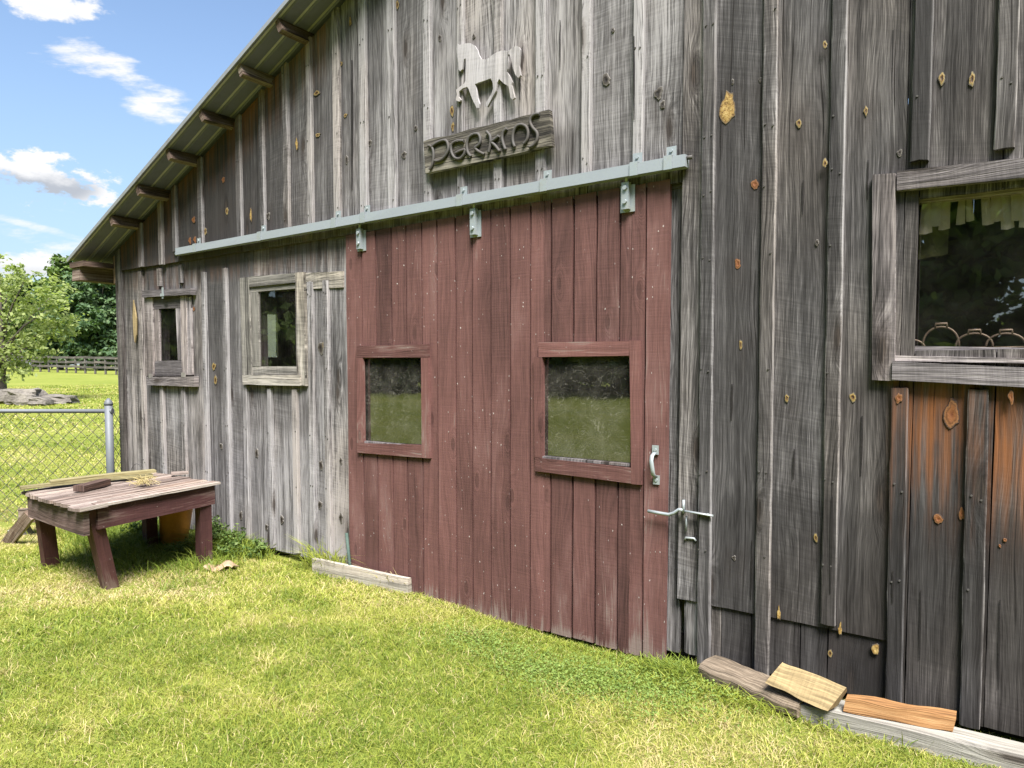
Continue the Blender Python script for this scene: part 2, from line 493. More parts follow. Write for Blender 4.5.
M['horse'] = wood('horse_wood', dark=(0.14, 0.13, 0.12), mid=(0.42, 0.40, 0.41), light=(0.66, 0.62, 0.65), contrast=0.5, knots=0.0, cracks=0.5, k=0.72)
M['farfence'] = wood('fence_wood', mid=(0.17, 0.155, 0.14), light=(0.4, 0.37, 0.34), k=.55)
M['door'] = paint('barn_red_paint', (0.085, 0.040, 0.0355))
M['door_trim'] = paint('barn_red_trim', (0.094, 0.043, 0.038), specks=0.4)
M['table_paint'] = paint('dark_red_paint', (0.058, 0.024, 0.024), worn=(0.16, 0.115, 0.1), wear=0.68, specks=0.5)
M['track'] = metal('galvanised_green', (0.25, 0.275, 0.30), 0.5, 0.2, (0.24, 0.27, 0.28), 0.6)
M['galv'] = metal('galvanised', (0.30, 0.335, 0.35), 0.5, 0.4, (0.25, 0.24, 0.2), 0.5)
M['fence_metal'] = metal('fence_steel', (0.10, 0.11, 0.125), 0.6, 0.1, (0.12, 0.12, 0.12), 0.4)
M['wire'] = metal('fence_wire', (0.07, 0.07, 0.066), 0.6, 0.4)
M['iron'] = metal('letter_iron', (0.062, 0.058, 0.055), 0.75, 0.2, (0.06, 0.042, 0.03), 0.5)
M['roof_under'] = metal('roof_sheet', (0.15, 0.148, 0.235), 0.6, 0.1, (0.10, 0.10, 0.15), 0.4)
M['roof_rib'] = plain('roof_batten', (0.42, 0.40, 0.42), (0.52, 0.49, 0.50), 20)  # ribs of the metal sheet, coloured paler for the ground light they catch
M['roof_edge'] = metal('roof_edge', (0.26, 0.27, 0.28), 0.5, 0.4)
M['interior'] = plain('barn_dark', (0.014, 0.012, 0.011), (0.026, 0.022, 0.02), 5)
M['pale_post'] = plain('pale_post', (0.30, 0.29, 0.22), (0.42, 0.41, 0.32), 5)
M['glass'] = glass('window_glass', 0.045, 2.0, 2.4, 0.35)
M['glass_clean'] = glass('window_glass_clean', 0.006, 0.3, 2.3)
M['glass_wide'] = glass('window_glass_wide', 0.006, 0.3, 3.0)
M['fabric'] = leafy('valance_cloth', (0.80, 0.68, 0.52), (0.88, 0.80, 0.70), 0.3, 0.9, (1, 1, 1))
M['olive'] = leafy('olive_cloth', (0.14, 0.145, 0.06), (0.2, 0.2, 0.09), 0.3, 0.9)
M['pink'] = leafy('pink_cloth', (0.62, 0.36, 0.30), (0.7, 0.45, 0.38), 0.3, 0.9)
M['stirrup'] = metal('stirrup_iron', (0.22, 0.16, 0.115), 0.5, 0.4)
M['orange'] = plain('orange_plastic', (0.52, 0.21, 0.035), (0.66, 0.30, 0.06), 6, 0.55, 0.15)
M['paper'] = plain('brown_paper', (0.26, 0.175, 0.11), (0.38, 0.27, 0.18), 12)
M['hay'] = plain('hay_straw', (0.36, 0.29, 0.13), (0.5, 0.42, 0.2), 30)
M['rock'] = plain('field_rock', (0.07, 0.062, 0.055), (0.21, 0.19, 0.165), 2.2, 0.95, 0.9, 0.08)
M['rod'] = plain('green_rod', (0.035, 0.06, 0.05), (0.06, 0.09, 0.075), 10)
M['bark'] = plain('tree_bark', (0.05, 0.042, 0.035), (0.13, 0.11, 0.095), 6, 0.95, 0.8, 0.03)
M['soil'] = plain('soil', (0.05, 0.035, 0.022), (0.10, 0.075, 0.05), 9)


def knot_material():
    m, g = mat('knot')
    _, gv, _ = g.attr('gc'); bc, _, _ = g.attr('bd')
    u, v, r = g.sep(gv); k, style, drk = g.sep(bc)          # k: 0 centre .. 1 rim
    n = g.noise(g.xyz(u * 70, v * 70, r * 9), 1, 4, 0.65)
    kk = k + (n - 0.5) * 0.55
    yel = g.ramp(kk, [(0.1, (0.02, 0.012, 0.008)), (0.42, (0.09, 0.045, 0.012)), (0.6, (0.24, 0.165, 0.055)), (0.78, (0.15, 0.12, 0.06)), (0.92, (0.05, 0.042, 0.038))])
    orn = g.ramp(kk, [(0.05, (0.10, 0.03, 0.01)), (0.4, (0.17, 0.065, 0.022)), (0.62, (0.10, 0.04, 0.015)), (0.76, (0.20, 0.09, 0.034)), (0.92, (0.04, 0.025, 0.02))])
    dk = g.ramp(kk, [(0.1, (0.008, 0.006, 0.005)), (0.5, (0.03, 0.024, 0.02)), (0.8, (0.08, 0.07, 0.06)), (1.0, (0.15, 0.14, 0.13))])
    res = g.ramp(n, [(0.32, (0.05, 0.025, 0.01)), (0.5, (0.25, 0.155, 0.045)), (0.7, (0.36, 0.27, 0.11))])
    res = g.mix(g.step(kk, 0.75, 1.0), res, (0.05, 0.042, 0.036))
    c = g.mix(g.step(style, 0.2, 0.3), yel, orn)
    c = g.mix(g.step(style, 0.5, 0.55), c, dk)
    c = g.mix(g.step(style, 0.8, 0.85), c, res)
    g.out(g.principled(c, 0.6, 0, g.bump(n, 0.5, 0.004), 0.3))
    return m


M['knot'] = knot_material()

# ------------------------------------------------------------------ ground
def gz(x, y):
    dd = (x - CAM.x) * FH.x + (y - CAM.y) * FH.y
    s = np.clip(dd - 8.5, 0, 53)
    dip = 0.06 * np.exp(-(((np.asarray(x) - 5.3) / 0.75) ** 2)) * np.clip(1 + (np.asarray(y) + 0.15) / 0.7, 0, 1)
    return 0.019 * s * np.clip(s / 6.0, 0, 1) - dip


def vnoise(x, y, sc, seed):
    r = np.random.default_rng(seed); t = r.random((256, 256))
    X = np.asarray(x) * sc + 1000.3; Y = np.asarray(y) * sc + 1000.7
    xi = np.floor(X).astype(int); yi = np.floor(Y).astype(int); fx = X - xi; fy = Y - yi
    fx = fx * fx * (3 - 2 * fx); fy = fy * fy * (3 - 2 * fy)
    a = t[xi % 256, yi % 256]; b = t[(xi + 1) % 256, yi % 256]; c = t[xi % 256, (yi + 1) % 256]; d = t[(xi + 1) % 256, (yi + 1) % 256]
    return (a * (1 - fx) + b * fx) * (1 - fy) + (c * (1 - fx) + d * fx) * fy


def straw(x, y):
    """0 green .. 1 dry, over the lawn"""
    s = 0.5 * vnoise(x, y, 0.9, 3) + 0.3 * vnoise(x, y, 2.7, 4) + 0.2 * vnoise(x, y, 8, 5)
    s = np.clip((s - 0.40) * 2.6, 0, 1) * 0.75
    s = s + 0.9 * np.exp(-(((x - 2.35) / 0.55) ** 2 + ((y + 0.95) / 0.30) ** 2))      # dead grass before the table
    s = s + 0.6 * np.exp(-(((x - 0.35) / 0.4) ** 2 + ((y + 1.05) / 0.4) ** 2))
    s = s - 0.7 * np.exp(-(((x - 5.75) / 0.5) ** 2 + ((y + 0.25) / 0.22) ** 2))       # lush clumps at the door's end
    s = s - 0.5 * np.exp(-(((x - 4.7) / 0.5) ** 2 + ((y + 0.75) / 0.4) ** 2))
    return np.clip(s, 0, 1)


def ground_mat():
    m, g = mat('lawn_soil')
    t = g.new('ShaderNodeTexCoord'); p = S(g, t.outputs['Object'])
    x, y, z = g.sep(p)
    a = g.noise(p, 0.35, 5, 0.6); b = g.noise(p, 6, 4, 0.6); c = g.noise(p, 60, 3, 0.7)
    k = a * 0.5 + b * 0.25 + c * 0.3
    col = g.ramp(k, [(0.32, (0.095, 0.12, 0.022)), (0.48, (0.155, 0.185, 0.034)), (0.62, (0.20, 0.215, 0.048)), (0.75, (0.25, 0.235, 0.08))])
    g.out(g.principled(col, 0.95, 0, g.bump(b * 0.4 + c, 0.7, 0.04), 0.1))
    return m


M['lawn'] = ground_mat()
n = 150
gx = np.concatenate([np.linspace(-900, -70, 18), np.linspace(-68, 2.5, 90), np.linspace(2.75, 8, 22), np.linspace(8.5, 14, 9), np.linspace(17, 900, 18)])
gy = np.concatenate([np.linspace(-900, -32, 14), np.linspace(-30, -2, 30), np.linspace(-1.75, 0.5, 14), np.linspace(1, 60, 70), np.linspace(64, 900, 18)])
XX, YY = np.meshgrid(gx, gy, indexing='ij')
ZZ = gz(XX, YY) + 0.02 * (vnoise(XX, YY, 0.4, 9) - 0.5) * (np.hypot(XX - 4, YY) > 9)
gv_ = np.stack([XX, YY, ZZ], -1).reshape(-1, 3)
nx, ny = len(gx), len(gy)
gf = [(i * ny + j, (i + 1) * ny + j, (i + 1) * ny + j + 1, i * ny + j + 1) for i in range(nx - 1) for j in range(ny - 1)]
me = bpy.data.meshes.new('ground'); me.from_pydata(gv_.tolist(), [], gf); me.materials.append(M['lawn'])
me.polygons.foreach_set('use_smooth', [True] * len(gf))
gr = bpy.data.objects.new('ground', me); COL.objects.link(gr); gr['kind'] = 'structure'

# ------------------------------------------------------------------ barn
OFF_U, OFF_L, OFF_R, BT = 0.045, 0.02, 0.05, 0.027
SLOPE, EAVE, RIDGE = 0.423, 2.69, 5.9
roofz = lambda x: EAVE + SLOPE * (x if x <= RIDGE else 2 * RIDGE - x)
BX1 = 2 * RIDGE
barn = thing('barn', 'weathered grey board and batten barn with a red sliding door', 'barn', (5.9, 0, 0))


def tonef(x, z):
    """silvered or dark, rust-orange, and water-stained, over the front of the barn"""
    n1 = mnoise.noise((x * 1.1, z * 0.5, 3)) * 0.12
    t, o, d = 0.5, 0.0, 0.0
    if x > 5.88:
        t = 0.30 + 0.06 * min(1, max(0, (z - 1.0) / 2))
        if x > 6.2: t -= 0.03
        if z < 0.95 and x > 6.15: t -= 0.10
        if x > 6.72 and z < 1.5: t -= 0.10
        if x > 6.85 and 0.75 < z < 1.48: o = 0.95 * min(1, (z - 0.75) / 0.45)
        if 0.1 < z < 0.3 and x > 6.9: t += 0.08
        if x < 6.06: t += 0.10
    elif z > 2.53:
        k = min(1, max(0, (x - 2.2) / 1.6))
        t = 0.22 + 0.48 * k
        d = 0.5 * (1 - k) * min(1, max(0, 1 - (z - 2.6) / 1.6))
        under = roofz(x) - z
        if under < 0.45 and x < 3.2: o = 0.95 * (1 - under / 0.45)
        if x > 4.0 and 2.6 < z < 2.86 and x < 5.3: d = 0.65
    else:
        k = min(1, max(0, (x - 1.7) / 0.9))
        t = 0.42 + 0.20 * k
        if z < 1.5: t += 0.13 * min(1, (1.5 - z) / .4)
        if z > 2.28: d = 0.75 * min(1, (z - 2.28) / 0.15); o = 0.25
        if z < 1.32 and z > 1.05 and 1.9 < x < 3.0: d = 0.45
        if x < 0.35: t -= 0.06
    return (min(1, max(0, t + n1)), o, d)


KNOTS_AT = []


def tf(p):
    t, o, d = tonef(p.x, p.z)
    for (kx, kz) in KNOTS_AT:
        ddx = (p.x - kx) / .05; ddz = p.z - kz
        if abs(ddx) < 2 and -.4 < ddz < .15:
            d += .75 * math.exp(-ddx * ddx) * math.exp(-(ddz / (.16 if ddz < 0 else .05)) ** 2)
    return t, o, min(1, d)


def seam_x(pxs, py, off): return [W(p, py, off).x for p in pxs]


siding = MB()
A_, B_, C_ = (0, 0, 1), (1, 0, 0), (0, -1, 0)


def boards(seams, zb, zt, off, holes=(), gap=0.004):
    for x0, x1 in zip(seams[:-1], seams[1:]):
        segs = [(zb, None)]
        for (hx0, hx1, hz0, hz1) in holes:
            if x0 >= hx0 - 0.01 and x1 <= hx1 + 0.01: segs = [(zb, hz0), (hz1, None)]
        jit = random.uniform(-0.002, 0.002)
        for (b, t) in segs:
            za, zb2 = (zt(x0), zt(x1)) if t is None else (t, t)
            if za - b < 0.03 and zb2 - b < 0.03: continue
            nseg = max(3, int((max(za, zb2) - b) / 0.09))
            siding.plank((x0 + gap / 2, -off - jit, b), A_, B_, C_, za - b, x1 - x0 - gap, 0.022, nseg, 5, tf, zb2 - b, 0.0016, 0.002)


def even(a, b, w):
    k = max(1, round((b - a) / w)); return [a + (b - a) * i / k for i in range(k + 1)]


# window openings (x0, x1, z0, z1)
W1 = (W(157, 330, .02).x, W(182, 330, .02).x, W(170, 361, .02).z, W(170, 308, .02).z)
W2 = (W(255, 330, .02).x, W(296, 330, .02).x, W(276, 368, .02).z, W(276, 290, .02).z)
W3 = (W(908, 275, .05).x, 8.05, W(950, 350, .05).z, W(960, 194, .05).z)
BRK = 2.475                                       # where the upper boards overlap the lower ones

# explicit knots, resin runs and weathered-out hearts: (column, row, half-width, half-height, style, plane)
Yk, Ok, Dk, Rk = 0.0, 0.4, 0.65, 1.0
KN = [(728, 108, 12, 18, Rk), (755, 184, 5, 6, Ok), (825, 45, 3, 5, Yk), (799, 123, 3.5, 5.5, Yk), (866, 111, 3.5, 6, Yk), (825, 164, 3.5, 6, Yk),
      (899.5, 153, 4, 4.5, Dk), (942, 78, 4, 8, Yk), (972, 79, 5, 8, Yk), (738, 264, 4.5, 7, Ok), (741, 345, 2.5, 7, Yk), (787, 398, 3, 5, Yk), (853, 397, 4, 6, Yk),
      (952, 414, 12, 17, Ok), (938, 519, 6, 6, Ok), (962, 513, 4.5, 8, Ok), (1005, 540, 2.5, 2.5, Ok), (1000, 546, 2, 2, Ok),
      (816, 538, 3, 5, Yk), (779, 612, 2.5, 9, Rk), (840.5, 629, 3, 8, Rk), (876, 650, 5.5, 6, Rk), (830, 653, 3.5, 4.5, Yk), (734, 558, 2.5, 2.5, Dk),
      (817, 243, 2.5, 4, Dk), (760, 80, 2, 3, Dk), (733, 82, 2, 3.5, Dk), (1011, 397, 4, 7, Ok), (899, 398, 5, 6, Ok),
      (341, 64, 3.5, 3, Yk), (345.6, 115.6, 2.2, 2.5, Yk), (318, 135, 3.5, 2.5, Yk), (317, 93, 5, 3, Yk), (296.7, 143, 1.8, 9, Rk), (350.5, 21, 1.8, 6, Rk),
      (416, 128, 2.5, 3, Dk), (404, 155, 3, 4, Dk), (397.5, 5, 2, 6, Yk), (193.7, 220, 2.4, 3.5, Ok), (174, 221, 2, 4, Ok), (205.5, 231, 2, 4.5, Yk), (227, 211, 2.2, 4, Yk),
      (223.5, 179.6, 2, 3.5, Ok), (251, 214, 1.6, 9, Rk), (268, 216, 2.6, 5, Dk), (190, 241, 1.8, 3.5, Ok), (195, 240, 1.8, 3.5, Ok),
      (606, 80, 5, 7, Dk), (658, 93, 6.5, 8, Dk), (663, 105, 3.4, 4.5, Dk), (639, 16, 3, 5, Yk), (452, 111, 3, 6, Yk), (453, 127, 2, 6, Yk),
      (613, 30, 2, 3, Dk), (440, 38, 2.4, 4, Dk), (474, 36, 2, 3, Dk), (370, 143, 2, 4, Dk), (347, 160, 2.2, 5, Dk)]
KL = [(214, 366.5, 2.2, 5, Yk), (215.7, 380, 2.6, 5, Yk), (320.6, 348, 4, 6, Dk), (324, 345, 2, 4, Yk), (194, 309, 2, 2.5, Ok), (321, 465, 2.6, 6, Dk), (341, 461, 2, 4, Dk), (257, 454, 2.2, 5, Dk),
      (266.5, 527, 2, 4, Dk), (282, 520, 2.6, 5, Dk), (320, 505, 2.2, 5, Dk), (341, 518, 2.4, 6, Dk), 
      (241, 516, 2, 5, Dk), (221, 446, 2, 4, Dk)]


for (a, b, c, d, e) in KN + KL:
    q = W(a, b, OFF_U); KNOTS_AT.append((q.x, q.z))


# gable boards; their battens by photo column (column, row)
ub = [(139, 240), (159, 215), (173, 205), (199, 190), (236.5, 130), (260, 130), (284.5, 130), (308, 110), (334.5, 60), (361.5, 60),
      (390.5, 80), (426, 90), (459.5, 90), (497, 90), (540, 90), (585.5, 60), (637.5, 60)]
ubx = [W(a, b, OFF_U + BT).x for a, b in ub]
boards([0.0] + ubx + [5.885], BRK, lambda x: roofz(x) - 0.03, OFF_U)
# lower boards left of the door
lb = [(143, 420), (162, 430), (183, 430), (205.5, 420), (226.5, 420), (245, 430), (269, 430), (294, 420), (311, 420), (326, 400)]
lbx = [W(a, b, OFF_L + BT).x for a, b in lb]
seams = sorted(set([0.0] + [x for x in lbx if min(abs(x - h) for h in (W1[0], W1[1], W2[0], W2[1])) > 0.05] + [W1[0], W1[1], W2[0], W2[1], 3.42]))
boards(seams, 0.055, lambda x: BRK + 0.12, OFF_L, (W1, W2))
# strip between door and the right-hand section, header behind the track
for (xa, xb, o) in ((5.735, 5.80, 0.0), (5.803, 5.885, 0.012)):
    siding.plank((xa, -o, 0.03), A_, B_, C_, 2.5, xb - xa, 0.03, 24, 2, lambda p: (0.55, 0, 0.25), wob=0.002)
siding.plank((3.2, -0.022, 2.455), B_, A_, C_, 2.68, 0.10, 0.02, 10, 2, lambda p: (0.5, 0, 0.5))
# right-hand section: long boards, skirt boards below
rb = [(711.5, 75), (772.5, 75), (841, 75), (922, 75), (1006.5, 75)]
rbx = [W(a, b, OFF_R + BT).x for a, b in rb]
rs = sorted([5.888] + rbx + [W3[0], W3[1]] + even(7.62, 7.95, .3)[:2] + even(W3[1], BX1, 0.3)[1:])
rs = [x for i, x in enumerate(rs) if i == 0 or x - rs[i - 1] > 0.02]
XJ = W(893, 600, .07).x
kj = min(range(len(rs)), key=lambda i: abs(rs[i] - XJ)); rs[kj] = XJ
boards(rs[:kj + 1], 0.335, lambda x: roofz(x) - 0.03, OFF_R, (W3,))
boards(rs[kj:], 0.055, lambda x: roofz(x) - 0.03, OFF_R, (W3,))
boards([5.93, 6.06, 6.12, 6.27, 6.50, 6.62, XJ + .01], 0.05, lambda x: 0.37, OFF_R - 0.014, gap=0.006)

def knot(px, py, rx, ry, st, off):
    c = W(px, py, off); n_ = 18; rz_ = random.random()
    ex = abs(W(px + rx, py, off).x - W(px - rx, py, off).x) / 2
    ez = abs(W(px, py + ry, off).z - W(px, py - ry, off).z) / 2
    ex *= .78; ez *= .85
    ph_ = random.random() * 9
    def ring(k, lift):
        out = []
        for i in range(n_):
            a = i * 2 * math.pi / n_
            w_ = 1 + 0.55 * mnoise.noise((math.cos(a) * 1.2 + ph_, math.sin(a) * 1.2, ph_))
            w2 = 1 + (0.3 if st == Rk else 0.2) * mnoise.noise((math.cos(a) * 2.5 + ph_, math.sin(a) * 2.5, ph_ + 4))
            sx = 0.45 if (st == Rk and math.sin(a) > 0.2 and ry > 7 and rx < 4) else 1
            p = (c.x + ex * k * w_ * w2 * math.cos(a) * sx, c.y - lift, c.z + ez * k * w_ * w2 * math.sin(a))
            out.append(siding.vert(p, (p[0], p[2], rz_), (k, st, 0)))
        return out
    r3 = ring(1.0, -0.004); r2 = ring(0.94, 0.0020); r1 = ring(0.5, 0.003)
    ce = siding.vert((c.x, c.y - 0.0012, c.z), (c.x, c.z, rz_), (0, st, 0))
    for i in range(n_):
        j = (i + 1) % n_
        siding.face((r3[i], r3[j], r2[j], r2[i]), 1); siding.face((r2[i], r2[j], r1[j], r1[i]), 1); siding.face((r1[i], r1[j], ce), 1)


BAT_KN = {(899, 398), (1011, 397), (825, 45), (825, 164)}
for (a, b, c, d, e) in KN:
    sec = OFF_R if a > 690 else OFF_U
    if a > 690 and b > 615 and b < 660 and a < 834: sec = OFF_R - 0.014 if b > 640 else OFF_R
    if (a, b) in BAT_KN: sec += BT
    knot(a, b, c, d, e, sec + 0.0025)
for (a, b, c, d, e) in KL: knot(a, b, c, d, e, OFF_L + 0.0025)


# battens, each a part of its own
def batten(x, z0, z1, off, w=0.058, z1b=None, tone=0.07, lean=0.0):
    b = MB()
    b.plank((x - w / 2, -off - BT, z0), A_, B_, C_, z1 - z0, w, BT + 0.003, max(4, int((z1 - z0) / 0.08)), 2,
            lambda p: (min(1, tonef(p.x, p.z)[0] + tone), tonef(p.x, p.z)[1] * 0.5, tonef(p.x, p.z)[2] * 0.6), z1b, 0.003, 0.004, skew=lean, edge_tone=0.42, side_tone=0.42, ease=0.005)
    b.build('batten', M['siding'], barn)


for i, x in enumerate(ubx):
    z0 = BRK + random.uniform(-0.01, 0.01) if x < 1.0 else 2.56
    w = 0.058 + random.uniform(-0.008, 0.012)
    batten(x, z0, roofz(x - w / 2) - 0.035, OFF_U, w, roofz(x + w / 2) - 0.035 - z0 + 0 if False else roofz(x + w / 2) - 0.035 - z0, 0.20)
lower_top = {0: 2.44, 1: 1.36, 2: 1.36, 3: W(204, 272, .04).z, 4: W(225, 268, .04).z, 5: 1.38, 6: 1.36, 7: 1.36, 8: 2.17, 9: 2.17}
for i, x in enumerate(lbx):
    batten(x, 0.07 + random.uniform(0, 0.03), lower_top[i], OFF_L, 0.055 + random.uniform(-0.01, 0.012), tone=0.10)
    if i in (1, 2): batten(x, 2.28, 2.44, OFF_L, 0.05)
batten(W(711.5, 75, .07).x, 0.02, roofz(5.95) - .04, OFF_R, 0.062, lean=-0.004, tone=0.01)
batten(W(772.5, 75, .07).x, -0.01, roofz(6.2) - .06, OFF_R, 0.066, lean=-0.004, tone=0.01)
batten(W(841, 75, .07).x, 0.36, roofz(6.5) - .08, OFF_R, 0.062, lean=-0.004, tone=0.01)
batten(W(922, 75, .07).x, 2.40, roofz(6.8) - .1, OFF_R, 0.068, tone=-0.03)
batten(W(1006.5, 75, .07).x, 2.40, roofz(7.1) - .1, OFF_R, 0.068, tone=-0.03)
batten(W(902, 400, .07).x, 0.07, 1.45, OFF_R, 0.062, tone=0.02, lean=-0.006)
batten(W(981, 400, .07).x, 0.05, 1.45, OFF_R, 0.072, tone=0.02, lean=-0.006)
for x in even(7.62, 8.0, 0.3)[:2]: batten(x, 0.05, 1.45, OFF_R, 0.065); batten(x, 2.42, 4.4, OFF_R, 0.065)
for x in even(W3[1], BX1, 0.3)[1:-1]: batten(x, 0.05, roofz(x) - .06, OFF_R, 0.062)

# long drying splits
for (px, y0, y1, w) in ((732, 384, 421, 1.3), (794, 449, 480, 1.0), (862, 416, 476, 1.5), (832, 497, 594, 1.6), (893, 571, 604, 1.2), (770, 300, 322, .8), (868, 160, 200, 1.0), (803, 180, 215, 1.0),
                        (634, 36, 120, 1.0), (752, 540, 600, .9), (921, 590, 660, 1.0), (1000, 600, 690, 1.1), (722, 90, 160, .7), (893, 30, 100, .8), (560, 20, 70, .8), (520, 60, 100, .7), (352, 60, 190, 1.2)):
    o_ = (OFF_R if px > 690 else OFF_U) + (BT + .004 if px in (832, 893, 634) else .0045)
    pts_ = []
    for k in range(9):
        f = k / 8; yy = y0 + (y1 - y0) * f; xx = px - .02 * (yy - y0) * (px > 690) + .5 * mnoise.noise((f * 4, px, 0))
        pts_.append((xx, yy, 1.8 * w * (.25 + .75 * math.sin(math.pi * min(1, .1 + f * .85)))))
    L_ = [W(x - q * .5, y, o_) for x, y, q in pts_]; R_2 = [W(x + q * .5, y, o_) for x, y, q in pts_]
    for k in range(8):
        siding.face([siding.vert(p) for p in (L_[k], L_[k + 1], R_2[k + 1], R_2[k])], 3)
# nail heads in the battens
nm = MB()
for ch in [o for o in bpy.data.objects if o.name.startswith('batten')]:
    vs = [v.co for v in ch.data.vertices]; bx = [v.x for v in vs]; bz = [v.z for v in vs]; by = min(v.y for v in vs)
    for z in (0.62, 1.02, 1.52, 2.08, 2.40, 2.66, 3.2, 3.75):
        if min(bz) + .05 < z < max(bz) - .05:
            for sx in (.3, .72):
                if random.random() < .8:
                    x = min(bx) + (max(bx) - min(bx)) * sx; zz = z + random.uniform(-.02, .02)
                    siding.tube([(x, by + .01, zz), (x, by - .0025, zz)], .0045, 6, 2, smooth=False)
siding.build('siding', [M['siding'], M['knot'], M['iron'], plain('split_dark', (.006, .005, .005), (.012, .01, .009))], barn)

# split yellow sliver on the corner board, corner board
cb = MB()
cb.plank((-0.012, -0.052, 0.05), A_, B_, C_, 2.6, 0.10, 0.03, 26, 2, lambda p: (0.36, 0, 0.3), 2.64)
cb.plank((-0.022, -0.02, 0.05), A_, (0, 1, 0), (-1, 0, 0), 2.6, 0.12, 0.022, 10, 2, lambda p: (0.45, 0, 0.3))
cb.build('corner_board', M['siding'], barn)
sp = MB()
sp.prism([W(133.0, 300, .055), W(136, 318, .055), W(136, 335, .055), W(134.7, 343, .055), W(133.6, 335, .055), W(132.6, 318, .055)], (0, -1, 0), 0.012)
sp.build('split_patch', M['split_yellow'], barn)

# other walls, inside lining, floor
wl = MB()
def sidewall(seams, x, sgn, holes=()):
    for y0, y1 in zip(seams[:-1], seams[1:]):
        segs = [(0.05, 2.62)]
        for (h0, h1, z0, z1) in holes:
            if y0 >= h0 - .01 and y1 <= h1 + .01: segs = [(0.05, z0), (z1, 2.62)]
        for b, t in segs:
            wl.plank((x, y0 + .002, b), A_, (0, 1, 0), (sgn, 0, 0), t - b, y1 - y0 - .004, 0.022, 6, 2, lambda p: (0.5, 0, 0.2))
SH = (1.56, 1.80, 1.64, 2.15)
sidewall(sorted(even(0.1, 1.56, .24) + [1.80] + even(1.8, 9, .25)[1:]), 0.0, -1, [SH])
sidewall(even(0.0, 9, .25), BX1, 1)
for x0, x1 in zip(even(0, BX1, .3)[:-1], even(0, BX1, .3)[1:]):
    wl.plank((x0, 9.02, 0.05), A_, B_, (0, 1, 0), roofz(x0) - .05 - .03, x1 - x0 - .004, 0.022, 4, 1, lambda p: (0.5, 0, 0.2), roofz(x1) - .08)
wl.build('side_wall', M['siding'], barn)
m_, g = mat('dusty_glass')  # pale translucency added so the far side window looks bright from inside
t_ = g.new('ShaderNodeBsdfTransparent'); d_ = g.new('ShaderNodeBsdfTranslucent'); d_.inputs[0].default_value = (.97, .93, .90, 1)
x_ = g.new('ShaderNodeMixShader'); g.put(x_.inputs[0], g.step(g.noise(S(g, g.new('ShaderNodeTexCoord').outputs['Object']), 7, 4), .3, .8) * .25 + .6)
g.t.links.new(t_.outputs[0], x_.inputs[1]); g.t.links.new(d_.outputs[0], x_.inputs[2]); g.out(S(g, x_.outputs[0]))
b = MB(); b.prism([(-.008, SH[0], SH[2]), (-.008, SH[1], SH[2]), (-.008, SH[1], SH[3]), (-.008, SH[0], SH[3])], (1, 0, 0), .004); b.build('side_pane', m_, barn)
b = MB()
for q in (((.006, SH[0] - .03, SH[2] - .03), (.03, SH[0], SH[3] + .03)), ((.006, SH[1], SH[2] - .03), (.03, SH[1] + .03, SH[3] + .03)), ((.006, SH[0], SH[2] - .03), (.03, SH[1], SH[2])), ((.006, SH[0], SH[3]), (.03, SH[1], SH[3] + .03))): b.box(*q)
b.build('side_window_frame', M['pale_post'], barn)
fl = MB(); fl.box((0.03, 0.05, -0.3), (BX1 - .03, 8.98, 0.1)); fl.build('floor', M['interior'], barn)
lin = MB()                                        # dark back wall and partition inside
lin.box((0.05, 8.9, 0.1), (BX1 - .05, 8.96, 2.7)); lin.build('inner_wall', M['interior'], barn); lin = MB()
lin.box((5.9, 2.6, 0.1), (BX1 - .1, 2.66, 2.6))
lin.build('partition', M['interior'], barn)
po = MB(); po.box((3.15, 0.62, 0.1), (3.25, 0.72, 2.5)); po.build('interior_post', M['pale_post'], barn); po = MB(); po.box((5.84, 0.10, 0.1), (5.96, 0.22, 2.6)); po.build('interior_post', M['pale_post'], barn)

# roof: metal sheets with ribs, purlin ends under the rake
OVH = 0.325
sl = math.atan(SLOPE); ca, sa = math.cos(sl), math.sin(sl)
rf = MB()
Lr = (RIDGE + 0.36) / ca
e0 = Vector((-0.36, 0, EAVE - 0.36 * SLOPE))
for side in (0, 1):
    mx = (lambda v: v) if side == 0 else (lambda v: Vector((2 * RIDGE - v.x, v.y, v.z)))
    ax = Vector((ca, 0, sa)); nx_ = Vector((-sa, 0, ca))
    o = e0 + nx_ * 0.038
    ax2, n2_ = (ax, nx_) if side == 0 else (Vector((-ca, 0, sa)), Vector((sa, 0, ca)))
    oo = mx(o)
    y = -OVH; prof = []
    while y < 9.4:                                # trapezoid ribs every 23 cm
        prof += [(y, 0.0), (y + 0.018, 0.0), (y + 0.025, 0.014), (y + 0.047, 0.014), (y + 0.054, 0.0)]; y += 0.125
    ids = []
    for (yy, h) in prof:
        p0 = Vector((oo.x, yy, oo.z)) + n2_ * h; p1 = p0 + ax2 * Lr
        ids.append((rf.vert(p0, (yy, 0, .1)), rf.vert(p1, (yy, Lr, .1))))
    for k in range(len(ids) - 1):
        a, b = ids[k], ids[k + 1]
        rf.face((a[0], a[1], b[1], b[0]), 1 if prof[k][1] > 0.01 and prof[k + 1][1] > 0.01 else 0)
    # rake trim and eave edge
    p = Vector((oo.x, -OVH - 0.012, oo.z)) - n2_ * 0.025
    rf.plank(p + n2_ * .012, ax2, n2_, (0, -1, 0), Lr, 0.032, 0.010, 8, 1, wob=0.001, mi=2)
rf.build('roof', [M['roof_under'], M['roof_rib'], M['roof_edge']], barn)


